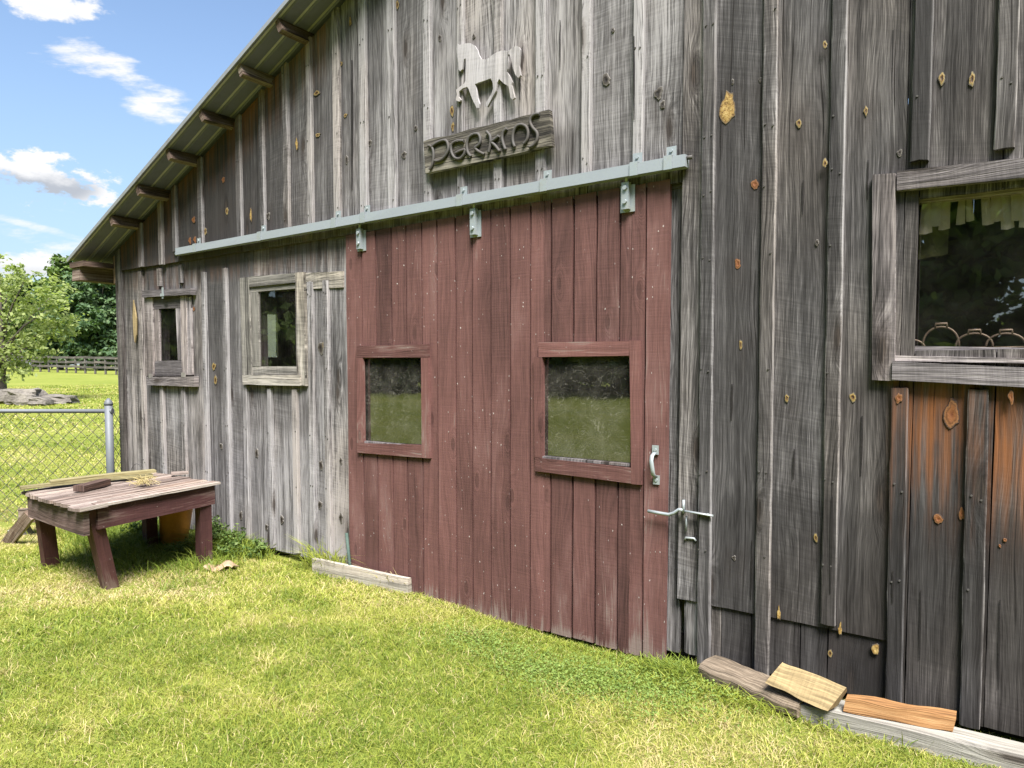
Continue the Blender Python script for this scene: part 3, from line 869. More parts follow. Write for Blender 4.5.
def rafter_end(px, py, h=0.092, t=0.045):
    """purlin end carrying the rake overhang; (px,py) is where it meets the wall"""
    q = W(px, py, 0.06)
    x = q.x - 0.06
    b = MB()
    axr, nr = Vector((ca, 0, sa)), Vector((-sa, 0, ca))
    o = Vector((x, -OVH + 0.02, roofz(x))) + nr * 0.028 - nr * h
    b.plank(o, (0, 1, 0), nr, axr * -1, OVH + 0.3, h, t, 6, 2, lambda p: (0.47 + 0.1 * (p.y < -0.28), 0, 0.15), wob=0.003, edge=0.004, edge_tone=0.25)
    b.build('purlin_end', M['rafter'], barn)


for px, py in ((140, 230), (167, 201), (198, 164), (232, 124), (271, 80), (310, 37), (355, -18), (404, -74), (460, -135)):
    rafter_end(px, py)
eb = MB()
eb.plank((-0.34, -OVH - 0.005, 2.50), (0, 1, 0), (0, 0, 1), (-1, 0, 0), OVH + 0.4, 0.05, 0.30, 5, 1, lambda p: (0.35, 0, 0.2), edge_tone=0.2)
eb.plank((-0.32, -OVH + 0.01, 2.375), (0, 1, 0), (0, 0, 1), (-1, 0, 0), OVH + 0.4, 0.122, 0.16, 6, 2, lambda p: (0.45 + 0.9 * max(0, -p.y - 0.2), 0, 0.2), wob=0.006, edge=0.006)
eb.plank((-0.06, -0.05, 2.36), (0, 0, 1), (1, 0, 0), (0, -1, 0), 0.27, 0.10, 0.03, 3, 1, lambda p: (0.75, 0.2, 0), edge=0.004)
eb.build('eave_beam', M['rafter'], barn)

# ---- track over the door
tz0, tz1 = 2.545, 2.605
tx0, tx1 = W(178, 252, .09).x, W(687, 160, .09).x
tr = MB()
def boxbeam(mb, a, b, h, y0, y1, mi=0):
    """box-section rail from a to b (x,z bottom)"""
    (xa, za), (xb, zb) = a, b
    mb.plank((xa, y0, za), (xb - xa, 0, zb - za) if False else Vector((xb - xa, 0, zb - za)).normalized(), (0, 0, 1), (0, -1, 0),
             math.hypot(xb - xa, zb - za), h, y1 - y0, 14, 1, wob=0.0015, edge=0.0005, mi=mi)
zL, zR = W(178, 255, .10).z, W(687, 166.5, .10).z
hL = W(178, 249, .10).z - zL; hR = W(687, 153, .10).z - zR
boxbeam(tr, (tx0, zL), (tx1, zR), (hL + hR) / 2, -0.115, -0.062)
tr.build('door_track', M['track'], barn)
trk = bpy.data.objects['door_track']
zt_at = lambda x: zL + (zR - zL) * (x - tx0) / (tx1 - tx0)
for px in (194, 259, 334, 363, 460, 544, 634, 668):
    x = W(px, 200, .11).x; b = MB(); z = zt_at(x); hh = (hL + hR) / 2
    b.box((x - .022, -0.122, z - .004), (x + .022, -0.1175, z + hh + .004))
    b.box((x - .022, -0.1175, z + hh + .003), (x + .022, -0.045, z + hh + .008))
    b.box((x - .026, -0.0745, z + hh + .008), (x + .026, -0.069, z + hh + .062))
    b.tube([(x, -.0745, z + hh + .04), (x, -.083, z + hh + .04)], .009, 6)
    b.build('bracket', M['galv'], trk)
b = MB(); b.tube([(tx0 - .06, -.07, zL + .02), (tx0 + .01, -.07, zL + .02)], .02, 8); b.build('end_stop', M['galv'], trk)
b = MB(); b.tube([(tx1 - .01, -.09, zR + .045), (tx1 + .03, -.09, zR + .045)], .011, 8); b.build('end_bolt', M['iron'], trk)

# ---- sliding door
DO = 0.052                                        # face of the door in front of the wall plane
dmb = MB()
dl = W(347, 400, DO).x; dr = W(668, 420, DO).x
ex_ = [W(p, 484, DO).x for p in (364, 377.5, 393, 407.5, 423, 438, 456, 472.5, 491, 510, 530)] + [W(p, 530, DO).x for p in (550, 572, 595, 617.5, 643)]
edges = [dl] + ex_ + [dr]
dz0 = lambda x: 0.02 + (x - dl) / (dr - dl) * -0.045
dz1 = lambda x: W(343 + (x - dl) / (dr - dl) * 322, 236 - (x - dl) / (dr - dl) * 57, DO).z
dzl, dzr = W(343, 236, DO).z, W(665, 179.5, DO).z
dtop = lambda x: dzl + (dzr - dzl) * (x - dl) / (dr - dl)
dbot = lambda x: W(408, 597, DO).z + (W(669, 663, DO).z - W(408, 597, DO).z) * (x - 3.9) / (dr - 3.9)
DW = []
for (gx0, gx1, gxc0, gxc1, gy0, gy1, mid) in ((362.5, 421.5, 0, 0, 358, 445, 392), (543.5, 630.5, 0, 0, 357, 468, 587)):
    DW.append((W(gx0, 400, DO).x, W(gx1, 400, DO).x, W(mid, gy1 if mid == 392 else 462, DO).z, W(mid, gy0, DO).z))
es = sorted(edges + [DW[0][0], DW[0][1], DW[1][0], DW[1][1]])
es2 = [es[0]]
for x in es[1:]:
    es2.append(x)
for x0, x1 in zip(es2[:-1], es2[1:]):
    if x1 - x0 < 0.012: continue
    gap = 0.016 if random.random() < 0.3 else 0.011
    ga = gap / 2 if x0 in edges else 0.0; gb = gap / 2 if x1 in edges else 0.0
    jit = random.uniform(0, 0.006)
    inside = [d for d in DW if x0 >= d[0] - .002 and x1 <= d[1] + .002]
    segs = [(dbot(x0), None)] if not inside else [(dbot(x0), inside[0][2]), (inside[0][3], None)]
    for k, (b, t) in enumerate(segs):
        t_ = dtop(x0) if t is None else t; t2 = dtop(x1) if t is None else t
        bj = random.uniform(-0.006, 0.006) if k == 0 else 0
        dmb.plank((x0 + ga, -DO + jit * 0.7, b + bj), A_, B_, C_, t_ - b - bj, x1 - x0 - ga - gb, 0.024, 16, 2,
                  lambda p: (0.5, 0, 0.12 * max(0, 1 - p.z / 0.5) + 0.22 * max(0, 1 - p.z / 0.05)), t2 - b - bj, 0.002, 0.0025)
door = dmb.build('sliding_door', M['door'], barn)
# ledger boards on the inside of the door so no light shows through the gaps
lg = MB()
for z in (0.25, 1.02, 1.80, 2.30): lg.box((dl + .05, -DO + .0262, z), (dr - .05, -DO + .050, z + .12))
dw_ = sorted(DW)
for (xa, xb) in ((dl + .02, dw_[0][0] - .01), (dw_[0][1] + .01, dw_[1][0] - .01), (dw_[1][1] + .01, dr - .02)):
    lg.box((xa, -DO + .0505, 0.08), (xb, -DO + .058, 2.44))
for d in DW:
    lg.box((d[0] - .008, -DO + .0505, 0.08), (d[1] + .008, -DO + .058, d[2] - .012)); lg.box((d[0] - .008, -DO + .0505, d[3] + .012), (d[1] + .008, -DO + .058, 2.44))
lg.build('door_ledge', M['interior'], door)


def frame_quad(mb, q, o, th, m_i=0, tone=(0.5, 0, 0)):
    """flat trim piece with four photo corners (tl, tr, br, bl) at offset o, thickness th"""
    P_ = [W(a, b, o) for a, b in q]
    nrm = Vector((0, -1, 0))
    long_h = (P_[1] - P_[0]).length > (P_[3] - P_[0]).length
    rnd = random.random(); ru, rv = rnd * 40, rnd * 23
    def gc(p):
        return ((p.z + ru, p.x + rv, rnd) if long_h else (p.x + ru, p.z + rv, rnd))
    N1 = 6
    def sub(t, e):
        if long_h: a = P_[0].lerp(P_[1], t); b = P_[3].lerp(P_[2], t)
        else: a = P_[0].lerp(P_[3], t); b = P_[1].lerp(P_[2], t)
        return a, b
    bd = (*tone, rnd); bde = (min(1, tone[0] + 0.12), tone[1], tone[2], rnd)
    back = Vector((0, th, 0))
    prev = None; fr = []
    for k in range(N1 + 1):
        a, b = sub(k / N1, 0)
        w = Vector((0, mnoise.noise((k * .7, rnd * 9, 0)) * .002, 0))
        fr.append((a + w, b + w))
    for k in range(N1):
        (a0, b0), (a1, b1) = fr[k], fr[k + 1]
        f = [a0, b0, b1, a1] if not long_h else [a0, a1, b1, b0]
        mb.face([mb.vert(p, gc(p), bd) for p in (f if not long_h else f)][::1], m_i)
        for (s0, s1) in ((a0, a1), (b0, b1)):
            mb.face([mb.vert(p, (gc(p)[0] + (0.02 if p.y > s0.y else 0), gc(p)[1], rnd), bde) for p in (s0, s1, s1 + back, s0 + back)], m_i)
    for (s0, s1) in (fr[0], fr[-1]):
        mb.face([mb.vert(p, gc(p), bde) for p in (s0, s1, s1 + back, s0 + back)], m_i)
    a, b = sub(0, 0); c, d = sub(1, 0)
    mb.face([mb.vert(p + back, gc(p), bd) for p in (a, b, d, c)], m_i)


def pane(x0, x1, z0, z1, y, m, parent, name='pane'):
    b = MB()
    P_ = [(x0, y, z0), (x1, y, z0), (x1, y, z1), (x0, y, z1)]
    b.prism(P_, (0, -1, 0), 0.004)
    return b.build(name, m, parent)


FO = DO + 0.021
for i, qs in enumerate((
        [[(356.5, 345.8), (427.5, 344.2), (427.5, 357.4), (356.5, 357.6)], [(357, 443.0), (421.5, 445.2), (421.5, 457.8), (357, 452.6)],
         [(420.8, 357.6), (427.8, 357.6), (429.4, 458.4), (421.7, 457.8)], [(356.5, 357.8), (362.5, 357.8), (363.5, 442.8), (357, 442.8)]],
        [[(538.5, 342.3), (629, 341), (629, 355.6), (538.5, 357)], [(535, 457.5), (631, 468), (631, 483.5), (535, 471)],
         [(629.3, 340.5), (639.5, 340.5), (641, 485), (631.2, 484)], [(533.5, 357.2), (542, 357.2), (541.5, 458), (534.5, 457)]])):
    b = MB()
    for q in qs: frame_quad(b, q, FO, 0.022, 0, (0.5, 0, 0.15))
    b.build('window_frame', M['door_trim'], door)
    d = DW[i]
    pane(d[0] - .004, d[1] + .004, d[2] - .004, d[3] + .004, -DO + .014, M['glass'], door)
    s_ = MB(); s_.box((d[0], -DO - .012, d[2] - .002), (d[1], -DO + .012, d[2] + .012)); s_.build('sill', M['old'], door)

# hangers
for (px, py0, py1) in ((361, 229, 251), (475, 209, 237), (627, 183, 212)):
    b = MB(); c = W(px, py1, DO + .012); t = W(px, py0, DO + .012)
    w = 0.042
    b.box((c.x - w, -DO - .007, c.z), (c.x + w, -DO - .0015, t.z - .01))
    b.box((c.x - w * .55, -DO - .034, c.z + .012), (c.x + w * .45, -DO - .0072, t.z + .0))
    b.tube([(c.x, -DO - .02, t.z - .02), (c.x, -DO - .02, t.z + .09)], .009, 8)
    b.tube([(c.x, -DO - .034, c.z + .05), (c.x, -DO - .046, c.z + .05)], .012, 6)
    b.tube([(c.x, -DO - .034, t.z - .03), (c.x, -DO - .046, t.z - .03)], .012, 6)
    b.build('hanger', M['galv'], door)
# handle
b = MB(); h1, h2 = W(655, 450, DO + .01), W(656, 480, DO + .01)
for h in (h1, h2):
    b.box((h.x - .018, -DO - .007, h.z - .024), (h.x + .018, -DO - .002, h.z + .024)); b.tube([(h.x, -DO - .007, h.z), (h.x, -DO - .012, h.z)], .009, 8)
b.tube([(h1.x - .004, -DO - .005, h1.z - .015), (h1.x - .006, -DO - .035, h1.z - .03), (h1.x - .006, -DO - .042, h1.z - .055), (h2.x - .006, -DO - .042, h2.z + .055), (h2.x - .005, -DO - .035, h2.z + .03), (h2.x - .003, -DO - .005, h2.z + .015)], .012, 8, flat=0.6)
b.build('handle', M['galv'], door)
# latch on the wall strip
b = MB(); LO = 0.09
def wl_(pts, o=LO): return [W(a, c, o) for a, c in pts]
b.tube(wl_([(648, 511), (660, 513.2), (669, 514.6), (674, 513), (679, 509.5), (684, 510.5)]), .009, 8)
b.tube(wl_([(685, 511), (700, 513.6), (713, 515.8)]), .011, 8, flat=0.5)
b.tube(wl_([(683.7, 500), (683.7, 513)]), .011, 6, flat=0.6)
b.tube(wl_([(686.6, 516), (686.3, 531)], .07), .009, 6, flat=0.4)
b.tube(wl_([(685, 540), (686, 537.5), (694, 538.5), (696, 541)], .06), .006, 6)
b.tube([W(683.7, 511, LO), W(683.7, 511, 0.0)], .010, 6)
b.tube([W(708, 515, LO), W(708, 515, 0.04)], .009, 6)
b.build('latch', M['galv'], barn)
b = MB(); b.plank((W(685, 600, .03).x, -.03, 0.05), A_, B_, C_, W(690, 541, .03).z - .05, .085, .028, 8, 2, lambda p: (0.5, 0.15, 0.4), edge=.006); b.build('door_stop', M['siding'], barn)

# ---- windows
def window(name, pieces, m, sash, msash, hole, yglass, mglass, sill):
    b = MB()
    for q, o, th, tn in pieces: frame_quad(b, q, o, th, 0, tn)
    fr = b.build(name, m, barn)
    b = MB()
    for q, o, th, tn in sash: frame_quad(b, q, o, th, 0, tn)
    b.build('sash', msash, fr)
    b = MB()
    for q, o, th, tn in sill: frame_quad(b, q, o, th, 0, tn)
    b.build('sill', m, fr)
    pane(*hole, yglass, mglass, fr)
    r = MB()                                      # reveals
    x0, x1, z0, z1 = hole
    r.box((x0 - .02, -.015, z0 - .02), (x0 - .001, .10, z1 + .02), bd=(.45, .1, .2)); r.box((x1 + .001, -.015, z0 - .02), (x1 + .02, .10, z1 + .02), bd=(.45, .1, .2))
    r.box((x0, -.015, z1 + .001), (x1, .10, z1 + .02), bd=(.45, 0, .2)); r.box((x0, -.015, z0 - .02), (x1, .10, z0 - .001), bd=(.5, 0, .2))
    r.build('reveal', M['old'], fr)
    return fr


t1 = (0.5, 0, 0); t2 = (0.58, 0, 0)
o1 = OFF_L + BT + .004
w1 = window('window', [([(144, 298), (152.5, 297.5), (153.5, 376), (145, 376)], o1, .03, (0.52, 0, 0.1)), ([(180.2, 296), (186, 295.6), (187.5, 375), (182, 375)], o1, .03, t1),
     ([(186.3, 297), (190.5, 296.6), (192, 375), (187.8, 375)], o1 - .006, .02, t1),
     ([(142, 290.5), (190.5, 288), (190.5, 294.5), (142, 297.3)], o1 + .03, .05, (0.42, 0, 0.2))], M['old'],
    [([(152.8, 298), (180, 295.5), (180, 308), (152.8, 309)], o1 - .012, .02, (0.35, 0, 0.2)), ([(154, 361), (181.6, 360.5), (181.8, 375.5), (154, 376)], o1 - .012, .02, (0.46, 0, 0.1)),
     ([(153, 309.5), (158.5, 309.3), (159.6, 360.8), (153.8, 361)], o1 - .014, .02, t1), ([(175.5, 308.2), (180, 308), (181.6, 360), (178, 360.4)], o1 - .014, .02, t1)], M['old'],
    W1, -(o1 - .026), M['glass_clean'], [([(146.5, 377), (194, 376.6), (194, 386.6), (147, 385)], o1 + .022, .045, (0.56, 0, 0))])
b = MB(); c = W(163, 293, o1 + .035)
b.box((c.x - .012, c.y - .006, c.z - .05), (c.x + .012, c.y, c.z + .05)); b.box((c.x - .03, c.y - .012, c.z - .03), (c.x + .03, c.y - .0062, c.z - .005)); b.build('catch', M['galv'], w1)
b = MB()
for (px, py) in ((151, 376), (184, 375)):
    b = MB(); c = W(px, py, o1 + .012); b.box((c.x - .028, c.y - .012, c.z - .02), (c.x + .028, c.y, c.z + .022))
    b.build('turn_button', M['lichen'], w1)

lt = (0.50, 0, 0)
window('window', [([(239.5, 278), (248.6, 277), (251.6, 383), (242.5, 384)], o1, .03, lt), ([(249, 276.5), (294.6, 273), (294.6, 282.5), (249, 287)], o1 + .002, .03, (0.55, 0.0, 0)),
     ([(295, 272.5), (303.4, 272), (305.2, 386), (297, 384)], o1, .03, lt), ([(304, 273), (343, 271), (343, 287.5), (304, 289)], OFF_L + .012, .02, (0.62, 0, 0))], M['lichen'],
    [([(249.3, 287.3), (295, 283), (295, 288.5), (249.3, 292.2)], o1 - .012, .02, (0.48, 0, 0)), ([(251.2, 366.6), (296.8, 366.2), (297, 374.4), (251.4, 374.6)], o1 - .012, .02, lt),
     ([(249.2, 292.4), (257.6, 292), (259, 366.2), (251, 366.4)], o1 - .010, .02, lt)], M['lichen'],
    W2, -(o1 - .024), M['glass_clean'], [([(242, 375), (299.6, 374.8), (299.6, 385.8), (242.6, 384.6)], o1 + .016, .045, (0.58, 0, 0))])

o3 = OFF_R + BT + .006
yE = lambda px, a: a                              # the frame carries on past the picture's edge
def ext(px, py, slope): return (px, py + slope)
XR = 1180
w3 = window('window', [([(872.3, 174.5), (895.2, 173), (894.4, 381), (872, 380)], o3, .03, (0.44, 0, 0.1)),
     ([(897, 171), (XR, 141), (XR, 162), (896.7, 190.3)], o3 + .004, .05, (0.43, 0, 0.15))], M['old'],
    [([(898.2, 193), (906, 192), (904, 357), (895.5, 358)], OFF_R - .02, .03, (0.30, .25, .3)), ([(906.2, 192), (914.5, 196.5), (912, 350), (904.2, 356)], OFF_R - .03, .02, (0.42, .35, .1)),
     ([(914.5, 196.5), (XR, 171), (XR, 178), (914.5, 202.5)], OFF_R - .032, .02, (0.60, .1, 0)), ([(912, 345.8), (XR, 350.5), (XR, 359), (911.5, 355.8)], OFF_R - .028, .02, (0.55, 0, 0))], M['old'],
    W3, 0.012, M['glass_wide'], [([(893, 355.5), (XR, 361), (XR, 366), (892.5, 361)], o3 - .012, .05, (0.66, 0, 0)), ([(892.2, 361.3), (XR, 375), (XR, 396), (891.8, 379.8)], o3 + .012, .05, (0.5, 0, 0))])

# things inside the right-hand window
zt = W(960, 200, -.03).z
def strip_bundle():
    b = MB(); x = W3[0] + 0.035
    while x < W3[1] - .05:
        w = random.uniform(0.022, 0.05); L = random.uniform(0.10, 0.155)
        y = 0.026 + random.uniform(0, 0.015); mi = 1 if random.random() < 0.10 else 0; t = random.random(); sh = random.uniform(-.014, .014); fl_ = random.uniform(.8, 1.25)
        top = [(x, y, zt + .01), (x + w * .8, y + .003, zt + .01)]
        n_ = 4; prev = None
        for k in range(n_ + 1):
            f = k / n_
            a = b.vert((x + sh * f - w * .1 * f * fl_, y - .006 * math.sin(f * 3), zt + .01 - L * f), (0, 0, 0), (t, 0, 0, .3))
            m_ = b.vert((x + sh * f + w * .4, y - .008 - .006 * math.sin(f * 3), zt + .01 - L * f * 1.03), (0, 0, 0), (t * .8, 0, 0, .3))
            c = b.vert((x + sh * f + w * (.8 + .2 * f * fl_), y + .003, zt + .01 - L * f * .97), (0, 0, 0), (t, 0, 0, .3))
            if prev: b.face((prev[0], prev[1], m_, a), mi, True); b.face((prev[1], prev[2], c, m_), mi, True)
            prev = (a, m_, c)
        x += w * random.uniform(.75, 1.05) + (0.03 if random.random() < .12 else 0)
    b.tube([(W3[0] + .01, .055, zt + .008), (W3[1] - .01, .055, zt + .008)], .008, 6, 0)
    return b.build('window_valance', [M['fabric'], M['pink']])
tag(strip_bundle(), 'pale green cloth valance cut in strips, hung inside the right window', 'valance')
b = MB(); c0, c1 = W(919, 232, -.08), W(948, 257, -.08)
prev = None
for k in range(7):
    f = k / 6; x = c0.x + (c1.x - c0.x) * f; y = .08 + .012 * math.sin(k * 1.7)
    a, c = b.vert((x, y, zt)), b.vert((x, y + .004, c1.z + .012 * f))
    if prev: b.face((prev[0], prev[1], c, a), 0, True)
    prev = (a, c)
tag(b.build('cloth_scrap', M['olive']), 'dull olive cloth scrap hanging behind the pale valance strips', 'cloth')
zs = W3[2]
sl_ = MB(); sl_.box((W3[0], .018, zs - .03), (W3[1], .16, zs + .004)); sl_.build('inner_sill', M['old'], w3)
lab = ['smallest part-hidden stirrup iron at the left end of the right window sill', 'stirrup iron with a raised top bar, tallest on the right window sill',
       'stirrup iron on the right window sill, right of the tallest one', 'stirrup iron on the right window sill, nearest the picture edge']
for k, (pc, pw, pt) in enumerate(((906, 17, 338), (940.5, 16, 325.5), (974, 15.5, 332), (1005.5, 16, 332))):
    c = W(pc, 347, -.055); w = pw * 4.25e-3; zt_ = W(pc, pt, -.055).z
    pts = []
    for q in range(15):
        a = math.pi * q / 14
        pts.append((c.x - w * math.cos(a), .055, zs + .006 + (zt_ - zs - .012) * math.sin(a) ** 0.75))
    b = MB(); b.tube(pts, .0046, 8); b.tube([(c.x - w, .055, zs + .011), (c.x + w, .055, zs + .011)], .006, 8, flat=.6)
    b.tube([(c.x - .022, .055, zt_ - .012), (c.x - .020, .055, zt_ + .008), (c.x + .020, .055, zt_ + .008), (c.x + .022, .055, zt_ - .012)], .0055, 8)
    tag(b.build('stirrup', M['stirrup']), lab[k], 'stirrup', 'stirrup irons on the right window sill')

# ------------------------------------------------------------------ horse cut-out
HO = OFF_U + BT + .018
hz = [(62, 118), (72, 75), (90, 88), (105, 78), (150, 70), (195, 68), (235, 90), (262, 135), (275, 180), (300, 222), (345, 225), (372, 210), (410, 178), (450, 155), (500, 138), (540, 140), (552, 150),
      (600, 112), (632, 92), (662, 105), (674, 130), (668, 200), (662, 285), (668, 330), (678, 375), (656, 402), (628, 375), (605, 310), (590, 240), (577, 185), (563, 172), (556, 185), (562, 240), (555, 310),
      (545, 345), (575, 390), (596, 440), (590, 470), (605, 535), (622, 590), (600, 612), (580, 590), (570, 520), (560, 480), (515, 455), (470, 410), (452, 450), (440, 525), (400, 600), (358, 680), (332, 672), (352, 630),
      (395, 560), (414, 505), (410, 450), (390, 405), (340, 425), (270, 448), (238, 462), (252, 520), (262, 590), (282, 648), (275, 690), (255, 690), (235, 650), (205, 585), (180, 510), (165, 488), (125, 500), (88, 530),
      (82, 580), (104, 612), (92, 630), (55, 618), (66, 560), (58, 515), (90, 490), (135, 455), (148, 430), (148, 330), (152, 250), (150, 212), (135, 222), (125, 270), (118, 318), (98, 338), (82, 322), (78, 270), (70, 200)]
hp = [W(450 + a / 9.6, 36 + b / 9.6, HO) for a, b in hz]
hb = MB(); hb.prism(hp, (0, -1, 0), 0.014)
tag(hb.build('horse_cutout', M['horse']), 'flat pale wooden trotting horse cut-out fixed above the name board', 'horse sign')

# ------------------------------------------------------------------ name board
sign = thing('name_sign', 'dark weathered wooden name board with curly iron letters', 'sign', (4.62, -.1, 2.89))
SO = OFF_U + BT + .035
sb = MB()
tl, tr_, br_, bl_ = W(423.3, 141.5, SO), W(549, 109.5, SO), W(552, 145.6, SO), W(425.5, 173.5, SO)
n_ = 22; rows = []
for k in range(n_ + 1):
    f = k / n_
    t_ = tl.lerp(tr_, f); b_ = bl_.lerp(br_, f)
    t_.z += mnoise.noise((f * 6, 1, 0)) * .012; b_.z += mnoise.noise((f * 5, 7, 0)) * .014
    rows.append([t_.lerp(b_, j / 4) + Vector((0, mnoise.noise((f * 8, j, 2)) * .003, 0)) for j in range(5)])
def sgc(p, e=0): return (p.z * 1 + e + 5.3, p.x + 2.2, .62)
for k in range(n_):
    for j in range(4):
        sb.face([sb.vert(p, sgc(p), (0.46 + (0.22 if (j == 3) else 0), 0, 0.2, .5)) for p in (rows[k][j], rows[k][j + 1], rows[k + 1][j + 1], rows[k + 1][j])], 0)
    for j in (0, 4):
        a, c = rows[k][j], rows[k + 1][j]; bk = Vector((0, .034, 0))
        sb.face([sb.vert(p, sgc(p, .03), (0.62, 0, 0, .5)) for p in (a, c, c + bk, a + bk)])
for k in (0, n_):
    a, c = rows[k][0], rows[k][4]; bk = Vector((0, .034, 0))
    sb.face([sb.vert(p, sgc(p), (0.5, 0, 0, .5)) for p in (a, c, c + bk, a + bk)])
sb.face([sb.vert(p + Vector((0, .034, 0)), sgc(p)) for p in (tl, tr_, br_, bl_)])
sb.build('board', M['sign'], sign)
LET = [[[(90, 335), (112, 340), (125, 370), (128, 420), (120, 470), (100, 510)], [(108, 348), (145, 318), (190, 298), (222, 300), (236, 340), (228, 385), (200, 425), (165, 445), (135, 445)]],
       [[(350, 300), (300, 300), (262, 325), (258, 375), (280, 420), (320, 430), (350, 400), (362, 360)], [(362, 362), (325, 372), (290, 390)]],
       [[(420, 250), (388, 275), (372, 325), (378, 380), (402, 415)], [(420, 250), (455, 250), (470, 285), (462, 325), (430, 350)], [(430, 350), (455, 375), (500, 398)]],
       [[(515, 230), (540, 260), (545, 300), (540, 345), (530, 385)], [(605, 262), (580, 285), (545, 308)], [(548, 308), (580, 335), (612, 378)]],
       [[(665, 208), (640, 235), (630, 275), (638, 320), (655, 365)]],
       [[(722, 345), (708, 300), (712, 240), (735, 195), (770, 180), (805, 195), (820, 235), (812, 290), (785, 325)]],
       [[(905, 102), (870, 105), (842, 130), (835, 165), (855, 205), (885, 240), (885, 290), (860, 330), (828, 345)]]]


def smooth(pts, n=5):
    P_ = [Vector(p) for p in pts]; out = []
    for i in range(len(P_) - 1):
        p0, p1, p2, p3 = P_[max(i - 1, 0)], P_[i], P_[i + 1], P_[min(i + 2, len(P_) - 1)]
        for k in range(n):
            t = k / n
            out.append(0.5 * ((2 * p1) + (p2 - p0) * t + (2 * p0 - 5 * p1 + 4 * p2 - p3) * t * t + (3 * p1 - p0 - 3 * p2 + p3) * t ** 3))
    out.append(P_[-1]); return out


for strokes in LET:
    b = MB()
    for st in strokes:
        w = smooth([W(416 + a / 7.314, 100 + c / 7.314, SO + .010) for a, c in st], 4)
        b.tube(w, .0095, 6)
    b.build('letter', M['iron'], sign)

# ------------------------------------------------------------------ work table
table = thing('work_table', 'old dark red wooden work table with worn plank top on the grass', 'table', (1.8, -.9, 0))
TA, TB, TD = G(82, 508, .625), G(24, 491, .62), G(217, 482.5, .64)
TC = TB + (TD - TA) * 0.96; TC.z = .635
def tpt(s, t, z=0.0):                             # s from A to B, t from A to D
    p = TA.lerp(TB, s).lerp(TD.lerp(TC, s), t); return p + Vector((0, 0, z))
tp = MB(); NBD = 8
for k in range(NBD):
    s0, s1 = k / NBD + .004, (k + 1) / NBD - .006
    e0, e1 = random.uniform(-.03, .01), 1 + random.uniform(-.01, .02)
    if k == 0: e0, e1 = .10, 1.03
    zk = random.uniform(-.004, .006)
    o = tpt(s0, e0, zk); a = tpt(s0, e1, zk) - o; bb = tpt(s1, e0, zk) - o
    L = a.length; bl = bb.length; a.normalize(); bb = (bb - a * bb.dot(a)).normalized(); c = bb.cross(a)
    if c.z < 0: c = -c
    tp.plank(o, a, bb, c, L, bl, .022, 10, 3, lambda p: (0.48, 0.08, 0.15), wob=.006, edge=.006, edge_tone=.38 if k == 0 else .14)
o = tpt(-.02, -.02, .0); a = (tpt(-.02, .16) - o); L = a.length; a.normalize(); bb = (tpt(.1, -.02) - o); bb = (bb - a * bb.dot(a)).normalized(); c = bb.cross(a); c = -c if c.z < 0 else c
tp.plank(o, a, bb, c, L, .13, .02, 5, 2, lambda p: (0.55, 0, 0.1), wob=.006, edge=.01, edge_tone=.2)
tp.build('tabletop', M['tabletop'], table)
def apron(p0, p1, h, m, drop=.026, th=.035, inset=0.0):
    b = MB(); p0 = p0 + Vector((0, 0, -drop - h)); p1 = p1 + Vector((0, 0, -drop - h))
    a = p1 - p0; L = a.length; a.normalize(); c = a.cross(Vector((0, 0, 1))).normalized()
    ctr = tpt(.5, .5)
    if (p0 - ctr).dot(c) < 0: c = -c
    b.plank(p0 - c * inset, a, (0, 0, 1), c, L, h, th, 8, 2, lambda p: (0.5, 0, 0.35), wob=.003, edge=.003)
    b.build('apron', m, table)
apron(tpt(.03, .11), tpt(.03, 1.0), .145, M['table_paint'])
apron(tpt(0.02, .015), tpt(.98, .015), .165, M['apron_worn'])
apron(tpt(.97, .05), tpt(.97, .97), .14, M['table_paint'])
apron(tpt(.06, .975), tpt(.94, .975), .14, M['table_paint'])
def leg(top, bot, w=.085, d=.085, m='table_paint'):
    b = MB(); bot = Vector(bot); top = Vector(top); a = (top - bot); L = a.length; a.normalize()
    bx = (tpt(1, .5) - tpt(0, .5)).normalized(); bx = (bx - a * bx.dot(a)).normalized(); cx_ = bx.cross(a).normalized()
    if cx_.y > 0: cx_ = -cx_
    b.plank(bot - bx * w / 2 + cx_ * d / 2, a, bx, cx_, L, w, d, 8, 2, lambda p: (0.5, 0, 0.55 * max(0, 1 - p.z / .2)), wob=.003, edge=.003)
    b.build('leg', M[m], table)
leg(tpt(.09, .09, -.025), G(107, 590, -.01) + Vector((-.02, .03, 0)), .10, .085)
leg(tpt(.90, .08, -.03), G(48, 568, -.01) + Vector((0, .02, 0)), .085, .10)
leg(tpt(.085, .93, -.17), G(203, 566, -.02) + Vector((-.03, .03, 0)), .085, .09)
leg(tpt(.90, .93, -.03), tpt(.88, .93, -.66), .085, .09)

